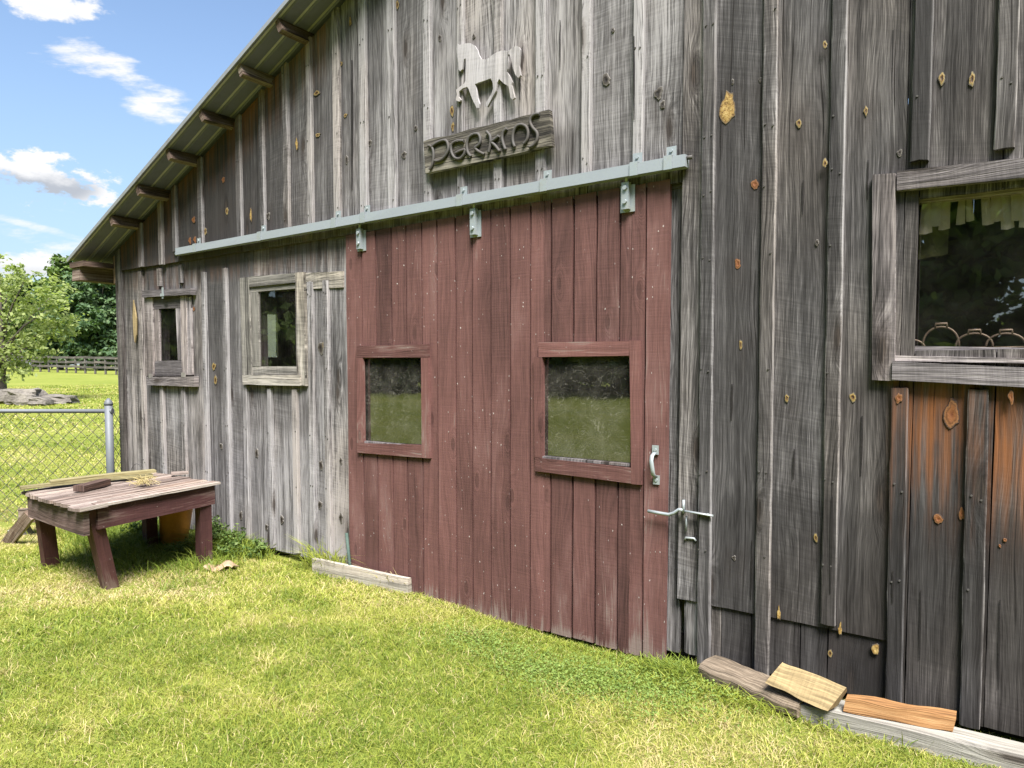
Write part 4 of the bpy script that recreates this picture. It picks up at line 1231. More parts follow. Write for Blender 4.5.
# things on the table
def long_board(q0, q1, w, th, bow, sag, m, rnd):
    b = MB(); n_ = 12; a = (q1 - q0); sd = Vector((-a.y, a.x, 0)).normalized(); rows = []
    for k in range(n_ + 1):
        f = k / n_; c = q0.lerp(q1, f) + sd * bow * (4 * f * (1 - f)) + Vector((0, 0, sag * 4 * f * (1 - f)))
        e = mnoise.noise((f * 5, rnd * 9, 0)) * .005
        rows.append((c - sd * (w / 2 + e), c + sd * (w / 2 + e)))
    L = a.length
    def V_(p, u, k): return b.vert(p, (u + rnd * 30, L * k / n_, rnd), (0.5, 0, 0.1, rnd))
    dn = Vector((0, 0, -th))
    for k in range(n_):
        l0, r0 = rows[k]; l1, r1 = rows[k + 1]
        b.face((V_(l0, 0, k), V_(l1, 0, k + 1), V_(r1, w, k + 1), V_(r0, w, k)))
        b.face((V_(l0, 0, k), V_(l0 + dn, -th, k), V_(l1 + dn, -th, k + 1), V_(l1, 0, k + 1)))
        b.face((V_(r0, 0, k), V_(r1, 0, k + 1), V_(r1 + dn, th, k + 1), V_(r0 + dn, th, k)))
        b.face((V_(l0 + dn, 0, k), V_(r0 + dn, w, k), V_(r1 + dn, w, k + 1), V_(l1 + dn, 0, k + 1)))
    for k in (0, n_):
        l, r_ = rows[k]; b.face((V_(l, 0, k), V_(r_, w, k), V_(r_ + dn, w, k), V_(l + dn, 0, k)))
    return b.build('plank', m)
ta = G(20, 486.5, .665); tb = G(152, 473.5, .675)
tag(long_board(ta, tb, .075, .022, .04, 0.0, M['board_yellow'], .31), 'lower yellowish bowed plank lying across the back of the table', 'plank', 'planks left on the table')
tag(long_board(G(50, 480.5, .685), G(155, 469.5, .70), .085, .02, .03, 0, M['board_yellow'], .77), 'upper yellowish plank overlapping the bowed one at the table back', 'plank', 'planks left on the table')
b = MB(); p0 = G(84, 491, .642); p1 = G(111, 484, .645); a = (p1 - p0); L = a.length; a.normalize(); sd = Vector((-a.y, a.x, 0))
b.plank(p0 + Vector((0, 0, .04)), a, sd, (0, 0, 1), L, .085, .045, 4, 2, lambda p: (.35, .1, .2), wob=.003, edge=.004)
tag(b.build('wood_block', M['apron_worn']), 'short brown wood block lying mid table before the yellow planks', 'block')
b = MB(); p0 = G(171, 475, .655); b.plank(p0 + Vector((0, 0, .02)), (0.5, .86, 0), (-.86, .5, 0), (0, 0, 1), .13, .06, .022, 3, 2, lambda p: (.6, 0, 0), wob=.004, edge=.006)
tag(b.build('wood_chip', M['tabletop']), 'small pale wood chip near the far corner of the table', 'wood chip')
b = MB(); c = G(143, 484, .655)
for k in range(130):
    a = random.random() * 6.28; r_ = random.gauss(0, .045); p = c + Vector((math.cos(a) * r_, math.sin(a) * r_, random.random() * .035)); q = p + Vector((random.gauss(0, .04), random.gauss(0, .04), random.gauss(0, .025)))
    q.z = max(q.z, .65); b.tube([p, p.lerp(q, .5) + Vector((0, 0, .008)), q], .0014, 3, cap=False)
tag(b.build('hay_tuft', M['hay']), 'small tuft of dry hay on the worn tabletop', 'hay')
b = MB(); c = G(137, 474, .65)
b.tube([c + Vector((math.cos(k / 12 * math.pi) * .055 * .8, math.cos(k / 12 * math.pi) * .055 * .5, math.sin(k / 12 * math.pi) * .085)) for k in range(13)], .003, 6)
tag(b.build('wire_loop', M['iron']), 'thin bent wire loop standing behind the planks on the table', 'wire')

# under the table, beside the fence, at the wall
b = MB(); base = G(174, 541, .03); n_ = 20; rings = []
axis = Vector((.12, .02, 1)).normalized(); ux = axis.orthogonal().normalized(); uy = axis.cross(ux)
for (h, r_) in ((0, .105), (.01, .112), (.15, .122), (.30, .135), (.315, .145), (.33, .145), (.33, .128), (.20, .118), (.03, .10)):
    rings.append([b.vert(base + axis * h + (ux * math.cos(k * 6.2832 / n_) + uy * math.sin(k * 6.2832 / n_)) * r_) for k in range(n_)])
for i in range(len(rings) - 1):
    for k in range(n_): b.face((rings[i][k], rings[i][(k + 1) % n_], rings[i + 1][(k + 1) % n_], rings[i + 1][k]), 0, True)
b.face(rings[0][::-1]); b.face(rings[-1])
tag(b.build('bucket', M['orange']), 'faded orange plastic bucket in the weeds under the table', 'bucket')
def block(name, o, a, bb, L, w, th, m, label, cat, grp=None, tone=(.5, 0, .1)):
    b = MB(); a = Vector(a).normalized(); bb = Vector(bb); bb = (bb - a * bb.dot(a)).normalized(); c = a.cross(bb)
    if c.z < 0: c = -c
    b.plank(o, a, bb, c, L, w, th, 6, 3, lambda p: tone, wob=.005, edge=.006, edge_tone=.1)
    return tag(b.build(name, m), label, cat, grp)
q = G(16, 549, .0)
pb, pt_ = D(13, 547, 6.25), D(34, 521, 6.05)
block('wood_scrap', pb, pt_ - pb, D(4, 539, 6.2) - D(13, 547, 6.2), (pt_ - pb).length + .06, .095, .05, M['rafter'], 'brown board scrap leaning up against the table beside the fence', 'wood scrap', 'wood scraps between table and fence', (.62, 0, 0))
block('wood_scrap', D(7, 531, 6.5), D(20, 535, 6.35) - D(7, 531, 6.5), (-.4, .6, .25), .17, .13, .12, M['grey_plank'], 'chunky grey wood scrap lying by the fence behind the leaning one', 'wood scrap', 'wood scraps between table and fence', (.4, 0, .2))
block('wood_scrap', D(18, 523, 6.45), D(33, 523, 6.3) - D(18, 523, 6.45), (0, .1, 1), .16, .13, .08, M['rafter'], 'small dark wood scrap on top of its pile by the fence', 'wood scrap', 'wood scraps between table and fence', (.5, 0, .1))
# crumpled paper
b = MB(); c = G(222, 566, .035); ni, nj = 10, 7; gr_ = []
for i in range(ni + 1):
    row = []
    for j in range(nj + 1):
        u, v = i / ni - .5, j / nj - .5
        z = .022 * math.sin(u * 7 + v * 2) + .012 * mnoise.noise((u * 5, v * 5, 1)) - .02 * abs(v)
        p = c + Vector((.812, .584, 0)) * u * .21 + Vector((-.584, .812, 0)) * v * .16 * (1 + .4 * mnoise.noise((u * 4, 3, 0))) + Vector((0, 0, z + .01)); row.append(b.vert(p))
    gr_.append(row)
for i in range(ni):
    for j in range(nj): b.face((gr_[i][j], gr_[i + 1][j], gr_[i + 1][j + 1], gr_[i][j + 1]), 0, True)
pp = b.build('crumpled_paper', M['paper']); pp.modifiers.new('solid', 'SOLIDIFY').thickness = .004
tag(pp, 'crumpled brown paper scrap on the grass beside the table leg', 'paper')
# kerb plank by the door and the rod
p0 = G(312, 573, .0); p1 = G(408, 595.5, .0)
b = MB(); a = (p1 - p0); L = a.length; a.normalize(); c = Vector((a.y, -a.x, 0))
b.plank(p0 + Vector((0, 0, -.02)), a, (0, 0, 1), c, L, .13, .035, 10, 2, lambda p: (.56, 0.1, 0.05), wob=.004, edge=.004, edge_tone=.15)
tag(b.build('kerb_plank', M['grey_plank']), 'pale grey plank set on edge in the grass at the left end of the red door', 'plank')
b = MB(); rp = G(354, 581, .0); b.tube([rp + Vector((0, -.02, -.02)), W(346.5, 533, .075)], .011, 8)
tag(b.build('metal_rod', M['rod']), 'thin dark green rod leaning on the wall by the kerb plank', 'rod')

# right-hand end: sill plank, old beam, firewood
p0 = G(795, 707.5, .0); pf = G(1010, 772, .0)
zt2 = .075
q0, q1 = G(792, 702, zt2), G(1024, 759, zt2)
b = MB(); a = q1 - q0; a.normalize(); L = 2.3; sd = Vector((-a.y, a.x, 0)); sd = sd if sd.y > 0 else -sd
b.plank(q0, a, sd, (0, 0, 1), L, .14, .085, 16, 3, lambda p: (.5, 0, .05), wob=.003, edge=.004, edge_tone=.08)
tag(b.build('ground_plank', M['grey_plank']), 'long pale grey squared plank lying at the foot of the right wall', 'plank')
b = MB(); n_ = 14; rows = []
b0, b1 = G(700, 667, .055), G(800, 708, .06)
ax_ = (b1 - b0); sd = Vector((-ax_.y, ax_.x, 0)).normalized(); sd = sd if sd.y > 0 else -sd
prof = [(-.075, -.055), (-.08, .0), (-.06, .03), (-.02, .048), (.03, .052), (.075, .045), (.085, 0), (.08, -.055)]
for k in range(n_ + 1):
    f = k / n_; c = b0.lerp(b1, f) + sd * .055; row = []
    for (pu, pz) in prof:
        nz = mnoise.noise((f * 4, pu * 30, 1)) * .008 + mnoise.noise((f * 13, pu * 60, 4)) * .005
        s_ = 1 - .15 * max(0, .12 - f) / .12
        row.append(b.vert(c + sd * (pu * s_ + nz) + Vector((0, 0, pz * s_ * .72 + nz)), (pu + pz + 3, f * .7, .3), (.45, 0, .25, .4)))
    rows.append(row)
for k in range(n_):
    for j in range(len(prof) - 1): b.face((rows[k][j], rows[k + 1][j], rows[k + 1][j + 1], rows[k][j + 1]), 0)
b.face(rows[0]); b.face(rows[-1][::-1])
tag(b.build('old_beam', M['log']), 'cracked brown old beam half sunk in the grass at the wall foot', 'beam')
# yellow split log: a wedge in section
def wedge(e0, e1, sec, m, name, label, grp):
    """split log from end e0 to e1; sec = section offsets (across, up)"""
    b = MB(); a = e1 - e0; L = a.length; sd = Vector((-a.y, a.x, 0)).normalized(); sd = sd if sd.y > 0 else -sd
    up = a.normalized().cross(sd); up = up if up.z > 0 else -up
    n_ = 10; rows = []; rn = random.random()
    ns = len(sec)
    per = [0]
    for j in range(ns): per.append(per[-1] + math.dist(sec[j], sec[(j + 1) % ns]))
    def pos(k, j):
        f = k / n_; s_, z_ = sec[j % ns]
        nz = mnoise.noise((f * 3, j * 3.1, rn * 9)) * .006
        sk = (s_ + z_) * .15 * (1 if k in (0, n_) else 0)
        return e0.lerp(e1, f) + a.normalized() * sk + sd * (s_ + nz) + up * (z_ + nz)
    for k in range(n_):
        for j in range(ns):
            q = [(k, j), (k, j + 1), (k + 1, j + 1), (k + 1, j)]
            b.face([b.vert(pos(kk, jj), (per[jj] + rn * 20, L * kk / n_, rn), (.5, 0, .1, rn)) for kk, jj in q])
    for k in (0, n_):
        b.face([b.vert(pos(k, j), (sec[j][0] * 1.0 + 7, sec[j][1] * .3, rn), (.35, .3, .2, rn)) for j in range(ns)])
    return tag(b.build(name, m), label, 'firewood', grp)
FG = 'split firewood pieces at the wall foot'
e0, e1 = G(767, 680, .135), G(830, 708, .105)
wedge(e0, e1, [(-.01, -.012), (.0, .0), (.055, .045), (.088, .072), (.105, .05), (.06, -.012)], M['split_yellow'], 'firewood', 'pale yellow split log tilted across the old beam and the grey plank', FG)
e0, e1 = G(843, 711.5, .080), G(953, 732, .080)
wedge(e0, e1, [(0, 0), (.008, .055), (.045, .066), (.055, .0)], M['split_red'], 'firewood', 'reddish brown split board lying flat on the grey plank', FG)

# ------------------------------------------------------------------ chain-link fence
fence = thing('chain_link_fence', 'grey chain-link fence with steel top rail behind the table', 'fence', (0, -.5, 0))
FD = 6.9
pA = D(109, 420, FD); pA.z = 0; pL = D(-260, 420, FD); pL.z = 0
topz = D(60, 411, FD).z
b = MB(); b.tube([(pA.x, pA.y, -.1), (pA.x, pA.y, topz + .06)], .036, 14); b.tube([(pA.x, pA.y, topz + .06), (pA.x, pA.y, topz + .075), (pA.x, pA.y, topz + .10), (pA.x, pA.y, topz + .125)], [.040, .040, .03, .008], 14); b.build('post', M['fence_metal'], fence)
fdir = (pL - pA).normalized()
for k in (2.4,):
    q = pA + fdir * k; b = MB(); b.tube([(q.x, q.y, -.1), (q.x, q.y, topz)], .025, 10); b.build('post', M['fence_metal'], fence)
b = MB(); b.tube([pA + Vector((0, 0, topz)), pL + Vector((0, 0, topz))], .021, 10); b.tube([pA + Vector((0, 0, topz - .0)), pA + Vector((0, 0, topz)) - fdir * .04], .03, 10); b.build('top_rail', M['fence_metal'], fence)
def mesh_wires(b, p0, p1, z0, z1, dia):
    d = p1 - p0; L = d.length; d.normalize(); H = z1 - z0
    k = -H
    while k < L:
        for sgn in (1, -1):
            a0, a1 = k, k + H
            lo, hi = max(a0, 0), min(a1, L)
            if hi - lo > .02:
                za = z0 + (lo - a0) if sgn > 0 else z1 - (lo - a0); zb = z0 + (hi - a0) if sgn > 0 else z1 - (hi - a0)
                nn_ = Vector((d.y, -d.x, 0)) * (.0015 * sgn)
                b.tube([p0 + d * lo + Vector((0, 0, za)) + nn_, p0 + d * hi + Vector((0, 0, zb)) + nn_], .0030, 3, cap=False)
        k += dia
b = MB(); mesh_wires(b, pA, pL, .02, topz - .02, .115); q = Vector((-.02, -.03, 0)); mesh_wires(b, pA, q, .02, topz - .02, .115); b.build('wire_mesh', M['wire'], fence)

# ------------------------------------------------------------------ far fence, rocks, trees
def far(px, dep):
    p = D(px, 400, dep); p.z = float(gz(p.x, p.y)); return p
ff = thing('rail_fence', 'long grey wooden rail fence across the far side of the field', 'fence', tuple(far(70, 54)))
fa, fb = far(18, 62), far(190, 46)
np_ = 17
pts = [fa.lerp(fb, k / np_) for k in range(np_ + 1)]
for p in pts:
    p.z = float(gz(p.x, p.y)); b = MB(); b.tube([p + Vector((0, 0, -.1)), p + Vector((0, 0, 1.25))], .085, 6, smooth=False); b.build('post', M['farfence'], ff)
for h in (.42, .78, 1.14):
    for k in range(np_):
        b = MB() if k == 0 else b
        p0, p1 = pts[k] + Vector((0, 0, h + random.uniform(-.04, .04))), pts[k + 1] + Vector((0, 0, h + random.uniform(-.04, .04)))
        a = p1 - p0; L = a.length; a.normalize(); c = a.cross(Vector((0, 0, 1))).normalized(); c = c if c.y < 0 else -c
        b.plank(p0 + c * .09, a, (0, 0, 1), c, L, .17, .04, 2, 1, lambda p: (.5, 0, .1), wob=.01)
    b.build('rail', M['farfence'], ff)


def rock(px, dep, sx, sy, sz, label, seed, sink=.3):
    p = far(px, dep); bm_v = []; b = MB(); nu, nv = 16, 9; rr = []
    for j in range(nv + 1):
        th_ = math.pi * j / nv; row = []
        for i in range(nu):
            ph_ = 2 * math.pi * i / nu
            d = Vector((math.sin(th_) * math.cos(ph_), math.sin(th_) * math.sin(ph_), math.cos(th_)))
            q = Vector([math.copysign(abs(c) ** .6, c) for c in d])
            k = 1 + .30 * mnoise.noise(d * 1.6 + Vector((seed, 0, 0))) + .12 * mnoise.noise(d * 4 + Vector((seed, 3, 0)))
            w = RT * q.x * sx * k + FH * q.y * sy * k + Vector((0, 0, q.z * sz * k))
            row.append(b.vert(p + w + Vector((0, 0, sz * (1 - sink)))))
        rr.append(row)
    for j in range(nv):
        for i in range(nu): b.face((rr[j][i], rr[j + 1][i], rr[j + 1][(i + 1) % nu], rr[j][(i + 1) % nu]))
    tag(b.build('boulder', M['rock']), label, 'boulder', 'boulders in the field under the tree')
rock(10, 23.6, .62, .5, .26, 'rounded grey boulder right beside the light green tree trunk', 1)
rock(27, 23.0, .5, .45, .30, 'tallest grey boulder in the middle of the rock pile', 5)
rock(57, 23.4, .62, .4, .17, 'long flat pale stone slab at the right end of the rock pile', 9)
rock(40, 22.6, .3, .3, .15, 'small brown boulder in front of the flat slab', 13)

M['leaf_light'] = leafy('light_leaves', (0.17, 0.215, 0.07), (0.36, 0.40, 0.17), .5)
M['leaf_dark'] = leafy('maple_leaves', (0.042, 0.088, 0.038), (0.11, 0.17, 0.075), .3)
M['leaf_mid'] = leafy('mid_leaves', (0.05, 0.10, 0.024), (0.135, 0.19, 0.05), .3)


def crown_mesh(lobes, n_leaf, size, clump, seed):
    """leaf-sized faces through the volume of the lobes; returns verts and tone"""
    r = np.random.default_rng(seed)
    lob = np.array(lobes); vol = (lob[:, 3] ** 2); pr = vol / vol.sum()
    ncl = max(20, n_leaf // clump)
    li = r.choice(len(lob), ncl, p=pr)
    d = r.normal(size=(ncl, 3)); d /= np.linalg.norm(d, axis=1)[:, None]
    rr = r.random(ncl) ** .36
    c = lob[li, :3] + d * (lob[li, 3] * rr)[:, None] * np.array([1, 1, .85])
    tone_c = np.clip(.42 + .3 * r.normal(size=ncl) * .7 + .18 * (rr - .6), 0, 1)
    rad_c = lob[li, 3] * r.uniform(.12, .26, ncl)
    k = r.integers(0, ncl, n_leaf)
    off = r.normal(size=(n_leaf, 3)) * np.array([1, 1, .55]) * rad_c[k][:, None] * .75
    p = c[k] + off
    nrm = r.normal(size=(n_leaf, 3)) * .75 + d[k] * .6 + np.array([0, 0, .7]); nrm /= np.linalg.norm(nrm, axis=1)[:, None]
    t = np.cross(nrm, r.normal(size=(n_leaf, 3))); t /= np.linalg.norm(t, axis=1)[:, None]
    b_ = np.cross(nrm, t); s = size * r.uniform(.6, 1.35, n_leaf)[:, None]
    V_ = np.stack([p - t * s * .5, p + b_ * s * .28, p + t * s * .5, p - b_ * s * .28], 1).reshape(-1, 3)
    tn = np.clip(tone_c[k] + r.normal(size=n_leaf) * .13, 0, 1)
    return V_, np.repeat(tn, 4), np.repeat(r.random(n_leaf), 4)


def quads_object(name, V_, tone, alpha, m, parent=None, nper=4):
    me = bpy.data.meshes.new(name); nv = len(V_); nf = nv // nper
    me.vertices.add(nv); me.vertices.foreach_set('co', V_.astype(np.float32).ravel())
    me.loops.add(nv); me.loops.foreach_set('vertex_index', np.arange(nv, dtype=np.int32))
    me.polygons.add(nf); me.polygons.foreach_set('loop_start', np.arange(0, nv, nper, dtype=np.int32))
    a = me.attributes.new('bd', 'FLOAT_COLOR', 'POINT'); c = np.zeros((nv, 4), np.float32); c[:, 0] = tone; c[:, 3] = alpha
    a.data.foreach_set('color', c.ravel())
    me.materials.append(m); me.update(calc_edges=True); me.validate()
    o = bpy.data.objects.new(name, me); COL.objects.link(o)
    if parent: o.parent = parent
    return o


def tree(name, label, base, H, R, leafm, n_leaf, size, seed, trunk_r=.18, low=.25, lean=(0, 0), nl=9, group=None, clump=26, squash=1.0):
    r = random.Random(seed)
    t = thing(name, label, 'tree', tuple(base), group)
    b = MB(); fork = H * max(low, .18)
    top = Vector((lean[0], lean[1], H * .82))
    trunk = [Vector((0, 0, -.2)), Vector((lean[0] * .1 + r.uniform(-.05, .05), lean[1] * .1, fork * .5)), Vector((lean[0] * .3, lean[1] * .3, fork)), Vector((lean[0] * .6, lean[1] * .6, H * .55)), top]
    b.tube(trunk, [trunk_r * 1.25, trunk_r, trunk_r * .8, trunk_r * .45, trunk_r * .1], 9)
    lobes = []
    for k in range(nl):
        a = k * 2.399 + r.uniform(-.4, .4); f = (k + .5) / nl
        hz_ = H * (low + .12 + (.80 - low) * f); rr = R * (.62 * math.sin(math.pi * min(1, .22 + .68 * (1 - f)) ** 1.0) * r.uniform(.75, 1.1)); 
        c = Vector((lean[0] * hz_ / H + math.cos(a) * rr, lean[1] * hz_ / H + math.sin(a) * rr, hz_))
        lr = R * r.uniform(.34, .52) * (1.0 - .35 * f) * squash
        lobes.append((c.x, c.y, c.z, lr))
        s0 = trunk[2].lerp(trunk[3], r.uniform(-.2, 1.0) * f) if f < .9 else trunk[3]
        mid_ = s0.lerp(c, .5) + Vector((0, 0, R * .05))
        b.tube([s0, mid_, c], [trunk_r * .35, trunk_r * .22, trunk_r * .06], 6)
    lobes.append((lean[0] * .9, lean[1] * .9, H * .84, R * .30)); lobes.append((lean[0] * .6, lean[1] * .6, H * .6, R * .5))
    tr_ = b.build('trunk', M['bark'], t); tr_.location = (0, 0, 0)
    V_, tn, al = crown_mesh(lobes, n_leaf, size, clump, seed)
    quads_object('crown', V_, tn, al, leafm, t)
    return t


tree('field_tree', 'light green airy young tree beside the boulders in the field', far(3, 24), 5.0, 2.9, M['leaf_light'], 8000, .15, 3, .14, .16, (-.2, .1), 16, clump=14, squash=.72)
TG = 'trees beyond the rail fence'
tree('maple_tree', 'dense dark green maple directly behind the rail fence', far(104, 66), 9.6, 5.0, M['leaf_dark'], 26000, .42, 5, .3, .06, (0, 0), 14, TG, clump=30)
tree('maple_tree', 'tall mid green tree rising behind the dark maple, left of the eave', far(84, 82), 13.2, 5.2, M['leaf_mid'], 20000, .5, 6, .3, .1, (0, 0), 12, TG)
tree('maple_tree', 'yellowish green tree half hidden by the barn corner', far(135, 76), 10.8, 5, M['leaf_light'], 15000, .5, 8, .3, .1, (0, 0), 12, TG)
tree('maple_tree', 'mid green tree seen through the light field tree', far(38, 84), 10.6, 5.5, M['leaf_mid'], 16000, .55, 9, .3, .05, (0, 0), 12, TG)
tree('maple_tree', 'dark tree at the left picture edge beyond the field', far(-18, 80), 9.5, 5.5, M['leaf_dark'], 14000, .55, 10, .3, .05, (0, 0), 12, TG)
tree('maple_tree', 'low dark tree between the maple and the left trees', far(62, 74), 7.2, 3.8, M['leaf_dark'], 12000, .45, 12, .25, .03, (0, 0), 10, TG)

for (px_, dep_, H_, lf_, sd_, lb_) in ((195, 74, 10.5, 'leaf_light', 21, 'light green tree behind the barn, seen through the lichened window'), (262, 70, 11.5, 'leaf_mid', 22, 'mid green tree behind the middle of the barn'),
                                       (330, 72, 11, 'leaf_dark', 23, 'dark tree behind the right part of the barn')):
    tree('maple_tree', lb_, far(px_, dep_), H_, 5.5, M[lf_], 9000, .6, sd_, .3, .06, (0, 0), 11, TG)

# wood along the far side of the lawn, opposite the barn
Vs, Ts, As = [], [], []
rw = random.Random(4)
for k in range(46):
    ang = rad(-172 + 168 * k / 45); dist = 36 + rw.uniform(-4, 6)
    bx_, by_ = 4 + math.cos(ang) * dist * 1.25, math.sin(ang) * dist
    H = rw.uniform(12, 19); R_ = rw.uniform(3.6, 5)
    lobes = [(bx_ + rw.uniform(-2.5, 2.5), by_ + rw.uniform(-2, 2), H * rw.uniform(.0, .92), R_ * rw.uniform(.5, .85)) for _ in range(12)]
    V_, tn, al = crown_mesh(lobes, 5200, .8, 24, 50 + k); Vs.append(V_); Ts.append(tn); As.append(al)
wo_ = quads_object('woods', np.concatenate(Vs), np.concatenate(Ts), np.concatenate(As), leafy('woods_leaves', (0.12, 0.19, 0.06), (0.30, 0.38, 0.14), .6)); wo_['kind'] = 'stuff'

# ------------------------------------------------------------------ grass
def grass_mat():
    m, g = mat('grass_blades')
    c, _, a = g.attr('bd'); s_, _, _ = g.sep(c)
    col = g.ramp(s_, [(0.0, (0.14, 0.20, 0.03)), (0.3, (0.30, 0.34, 0.052)), (0.6, (0.42, 0.41, 0.10)), (0.85, (0.52, 0.44, 0.20)), (1.0, (0.55, 0.44, 0.27))])
    col = g.mix(a * 0.5, col, g.mix(1.0, col, (0.62, 0.68, 0.55), 'MULTIPLY'))
    d = g.principled(col, 0.55, 0, None, 0.3)
    tr = g.new('ShaderNodeBsdfTranslucent'); g.put(tr.inputs[0], g.mix(1.0, col, (1.08, 1.08, 0.7), 'MULTIPLY'))
    mx = g.new('ShaderNodeMixShader'); mx.inputs[0].default_value = .35
    g.put(mx.inputs[1], d); g.t.links.new(tr.outputs[0], mx.inputs[2]); g.out(S(g, mx.outputs[0]))
    return m


M['blades'] = grass_mat()


def blades(x, y, h, w, tone, alpha, bend=.6):
    n_ = len(x); z = gz(x, y)
    a = rng.random(n_) * 2 * np.pi; fa = rng.random(n_) * 2 * np.pi
    side = np.stack([np.cos(a), np.sin(a), np.zeros(n_)], 1)
    ld_ = np.stack([np.cos(fa), np.sin(fa), np.zeros(n_)], 1) * (rng.random(n_) ** .7 * bend * 1.9 * h)[:, None]
    up = np.array([0, 0, 1.0]) * h[:, None]
    p0 = np.stack([x, y, z - .004], 1)
    dr_ = rng.uniform(.25, 1.0, n_)[:, None]
    p1 = p0 + up * .5 + ld_ * .35
    p2 = p0 + up * (1 - .75 * bend * dr_) + ld_
    hw = side * w[:, None] / 2
    q1 = np.stack([p0 - hw, p0 + hw, p1 + hw * .8, p1 - hw * .8], 1)
    q2 = np.stack([p1 - hw * .8, p1 + hw * .8, p2 + hw * .12, p2 - hw * .12], 1)
    V_ = np.concatenate([q1, q2], 1).reshape(-1, 3)
    return V_, np.repeat(tone, 8), np.repeat(alpha, 8)


def keep(x, y):
    ok = ~((y > -.025) & (x > -.02) & (x < BX1))
    return ok


parts = []
def lawn(n_, x0, x1, y0, y1, dmin, dmax, hm, wm):
    x = rng.uniform(x0, x1, n_); y = rng.uniform(y0, y1, n_)
    d = np.hypot(x - CAM.x, y - CAM.y)
    dep = (x - CAM.x) * FH.x + (y - CAM.y) * FH.y; lat = (x - CAM.x) * RT.x + (y - CAM.y) * RT.y
    vis = (dep > .8) & (np.abs(lat) < dep * .95 + .9)
    clump_ = vnoise(x, y, 7, 21)
    k = keep(x, y) & vis & (d >= dmin) & (d < dmax) & (rng.random(n_) < .45 + .75 * clump_)
    x, y = x[k], y[k]; s_ = straw(x, y)
    h = hm * rng.uniform(.5, 1.25, len(x)) * (.75 + .5 * vnoise(x, y, 5, 22)) * (1 - .35 * s_)
    w = wm * rng.uniform(.7, 1.3, len(x))
    t = np.clip(s_ * .95 + rng.normal(size=len(x)) * .17 + .13, 0, 1)
    dry = rng.random(len(x)) < .10 + .28 * s_
    t = np.where(dry, rng.uniform(.7, 1.0, len(x)), t)
    parts.append(blades(x, y, h, w, t, rng.random(len(x)), .8))
lawn(420000, 2.0, 8.8, -4.2, 0.0, 2.2, 4.6, .046, .0036)
lawn(300000, -2.5, 6.5, -4.6, 0.0, 4.6, 8.2, .045, .0060)
lawn(150000, -14, 2, -6, 6, 8.2, 16, .05, .013)
lawn(150000, -40, -4, -10, 26, 16, 42, .06, .035)
gb = [np.concatenate([p[i] for p in parts]) for i in range(3)]
# clover and tufts that break up the lawn
tuf = []
for k in range(420):
    a_, b_ = rng.uniform(1.0, 8.4), rng.uniform(-3.6, -.1)
    n_t = int(rng.integers(25, 70)); sg = rng.uniform(.02, .06)
    x = rng.normal(a_, sg, n_t); y = np.minimum(rng.normal(b_, sg, n_t), -.03)
    tuf.append(blades(x, y, rng.uniform(.03, .085, n_t), np.full(n_t, .0038), np.clip(rng.normal(rng.choice([.05, .15, .3, .8], p=[.35, .35, .15, .15]), .1, n_t), 0, 1), rng.random(n_t), .75))
parts += tuf
gb = [np.concatenate([p[i] for p in parts]) for i in range(3)]
go = quads_object('grass', gb[0], gb[1], gb[2], M['blades']); go['kind'] = 'stuff'


# tall weeds: under the table, along the wall foot and round the planks
def patch(n_, cx0, cy0, sx, sy, hm, tm, w=.006, bend=.7):
    x = rng.normal(cx0, sx, n_); y = rng.normal(cy0, sy, n_); k = keep(x, y); x, y = x[k], y[k]
    h = hm * rng.uniform(.35, 1.15, len(x))
    q_ = np.abs((x - 1.24) * .48 + (y + .22) * .877)
    h = np.where((q_ < .2) & (x > 1.15) & (x < 2.1), h * .45, h)
    t = np.clip(tm + rng.normal(size=len(x)) * .12, 0, 1)
    return blades(x, y, h, np.full(len(x), w) * rng.uniform(.6, 1.4, len(x)), t, rng.random(len(x)), bend)
wp = [patch(7000, 1.25, -.40, .42, .22, .19, .03), patch(4000, 1.70, -.60, .35, .22, .12, .08), patch(2200, 1.85, -.18, .22, .10, .22, .05), patch(350, 2.32, -.10, .08, .04, .14, .15),
      patch(1800, .35, -.35, .25, .2, .25, .15), patch(700, 5.85, -.14, .09, .05, .085, .05), patch(500, 5.97, -.14, .04, .05, .10, .1), patch(420, 3.12, -.045, .10, .018, .30, .3),
      patch(60, 3.75, -.06, .07, .006, .20, .85), patch(900, 6.35, -.30, .22, .05, .09, .25), patch(600, 4.6, -.08, .5, .03, .04, .3)]
xx = rng.uniform(2.2, 5.8, 2600); yy = -np.abs(rng.normal(0, .035, 2600)) - .08
wp.append(blades(xx, yy, rng.uniform(.02, .06, 2600), np.full(2600, .004), np.clip(rng.normal(.3, .2, 2600), 0, 1), rng.random(2600), .7))
wb = [np.concatenate([p[i] for p in wp]) for i in range(3)]
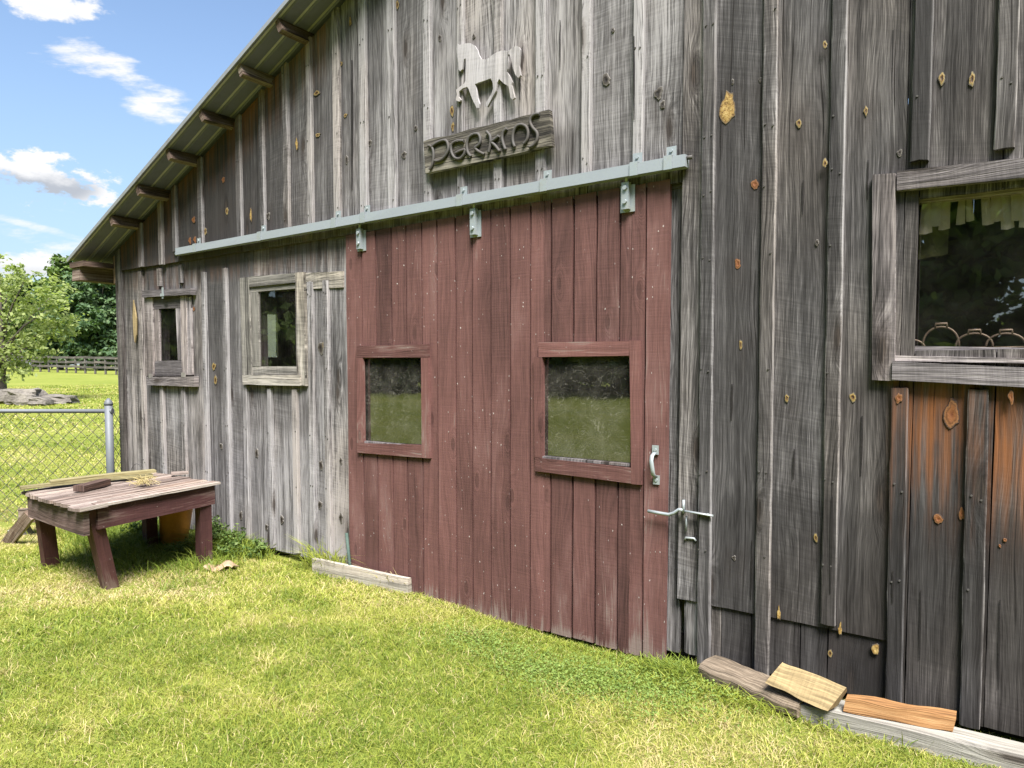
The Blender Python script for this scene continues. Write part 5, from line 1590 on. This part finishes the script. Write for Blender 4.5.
wo2 = quads_object('weeds', wb[0], wb[1], wb[2], M['blades']); wo2['kind'] = 'stuff'
# clover patches in the lawn before the door
nc = 6500
cc = rng.choice(6, nc); cpx = [(520, 660), (560, 680), (600, 668), (480, 640), (640, 700), (690, 690)]
cp = np.array([list(G(*q)) for q in cpx])[cc]
Vx = cp[:, 0] + rng.normal(size=nc) * .16; Vy = np.minimum(cp[:, 1] + rng.normal(size=nc) * .11, -.05)
nn2 = rng.normal(size=(nc, 3)) * .35 + np.array([0, 0, 1.0]); nn2 /= np.linalg.norm(nn2, axis=1)[:, None]
tt = np.cross(nn2, rng.normal(size=(nc, 3))); tt /= np.linalg.norm(tt, axis=1)[:, None]; bb2 = np.cross(nn2, tt)
pc = np.stack([Vx, Vy, gz(Vx, Vy) + rng.uniform(.015, .05, nc)], 1); ss = rng.uniform(.008, .016, nc)[:, None]
cv2 = quads_object('clover', np.stack([pc - tt * ss * .5, pc + bb2 * ss * .4, pc + tt * ss * .5, pc - bb2 * ss * .4], 1).reshape(-1, 3),
                   np.repeat(rng.random(nc), 4), np.repeat(rng.random(nc) * .6, 4), leafy('clover_leaves', (0.11, 0.18, 0.04), (0.22, 0.29, 0.07), .35)); cv2['kind'] = 'stuff'
# broad-leaved ground cover among the weeds
lobes = [(1.95 + rw.uniform(-.3, .3), -.2 + rw.uniform(-.12, .08), rw.uniform(.06, .22), .10) for _ in range(12)] + [(1.3 + rw.uniform(-.45, .45), -.35 + rw.uniform(-.15, .15), rw.uniform(.05, .20), .10) for _ in range(14)] + [(2.33 + rw.uniform(-.1, .1), -.14, .08, .08) for _ in range(3)]
V_, tn, al = crown_mesh(lobes, 5200, .028, 8, 77)
lowm = (np.abs((V_[:, 0] - 1.24) * .48 + (V_[:, 1] + .22) * .877) < .2) & (V_[:, 0] > 1.15) & (V_[:, 0] < 2.1)
V_[:, 2] = np.where(lowm, V_[:, 2] * .4, V_[:, 2])
V_[:, 1] = np.minimum(V_[:, 1], -.03)
cv = quads_object('ground_cover', V_, tn, al, M['leaf_mid']); cv['kind'] = 'stuff'
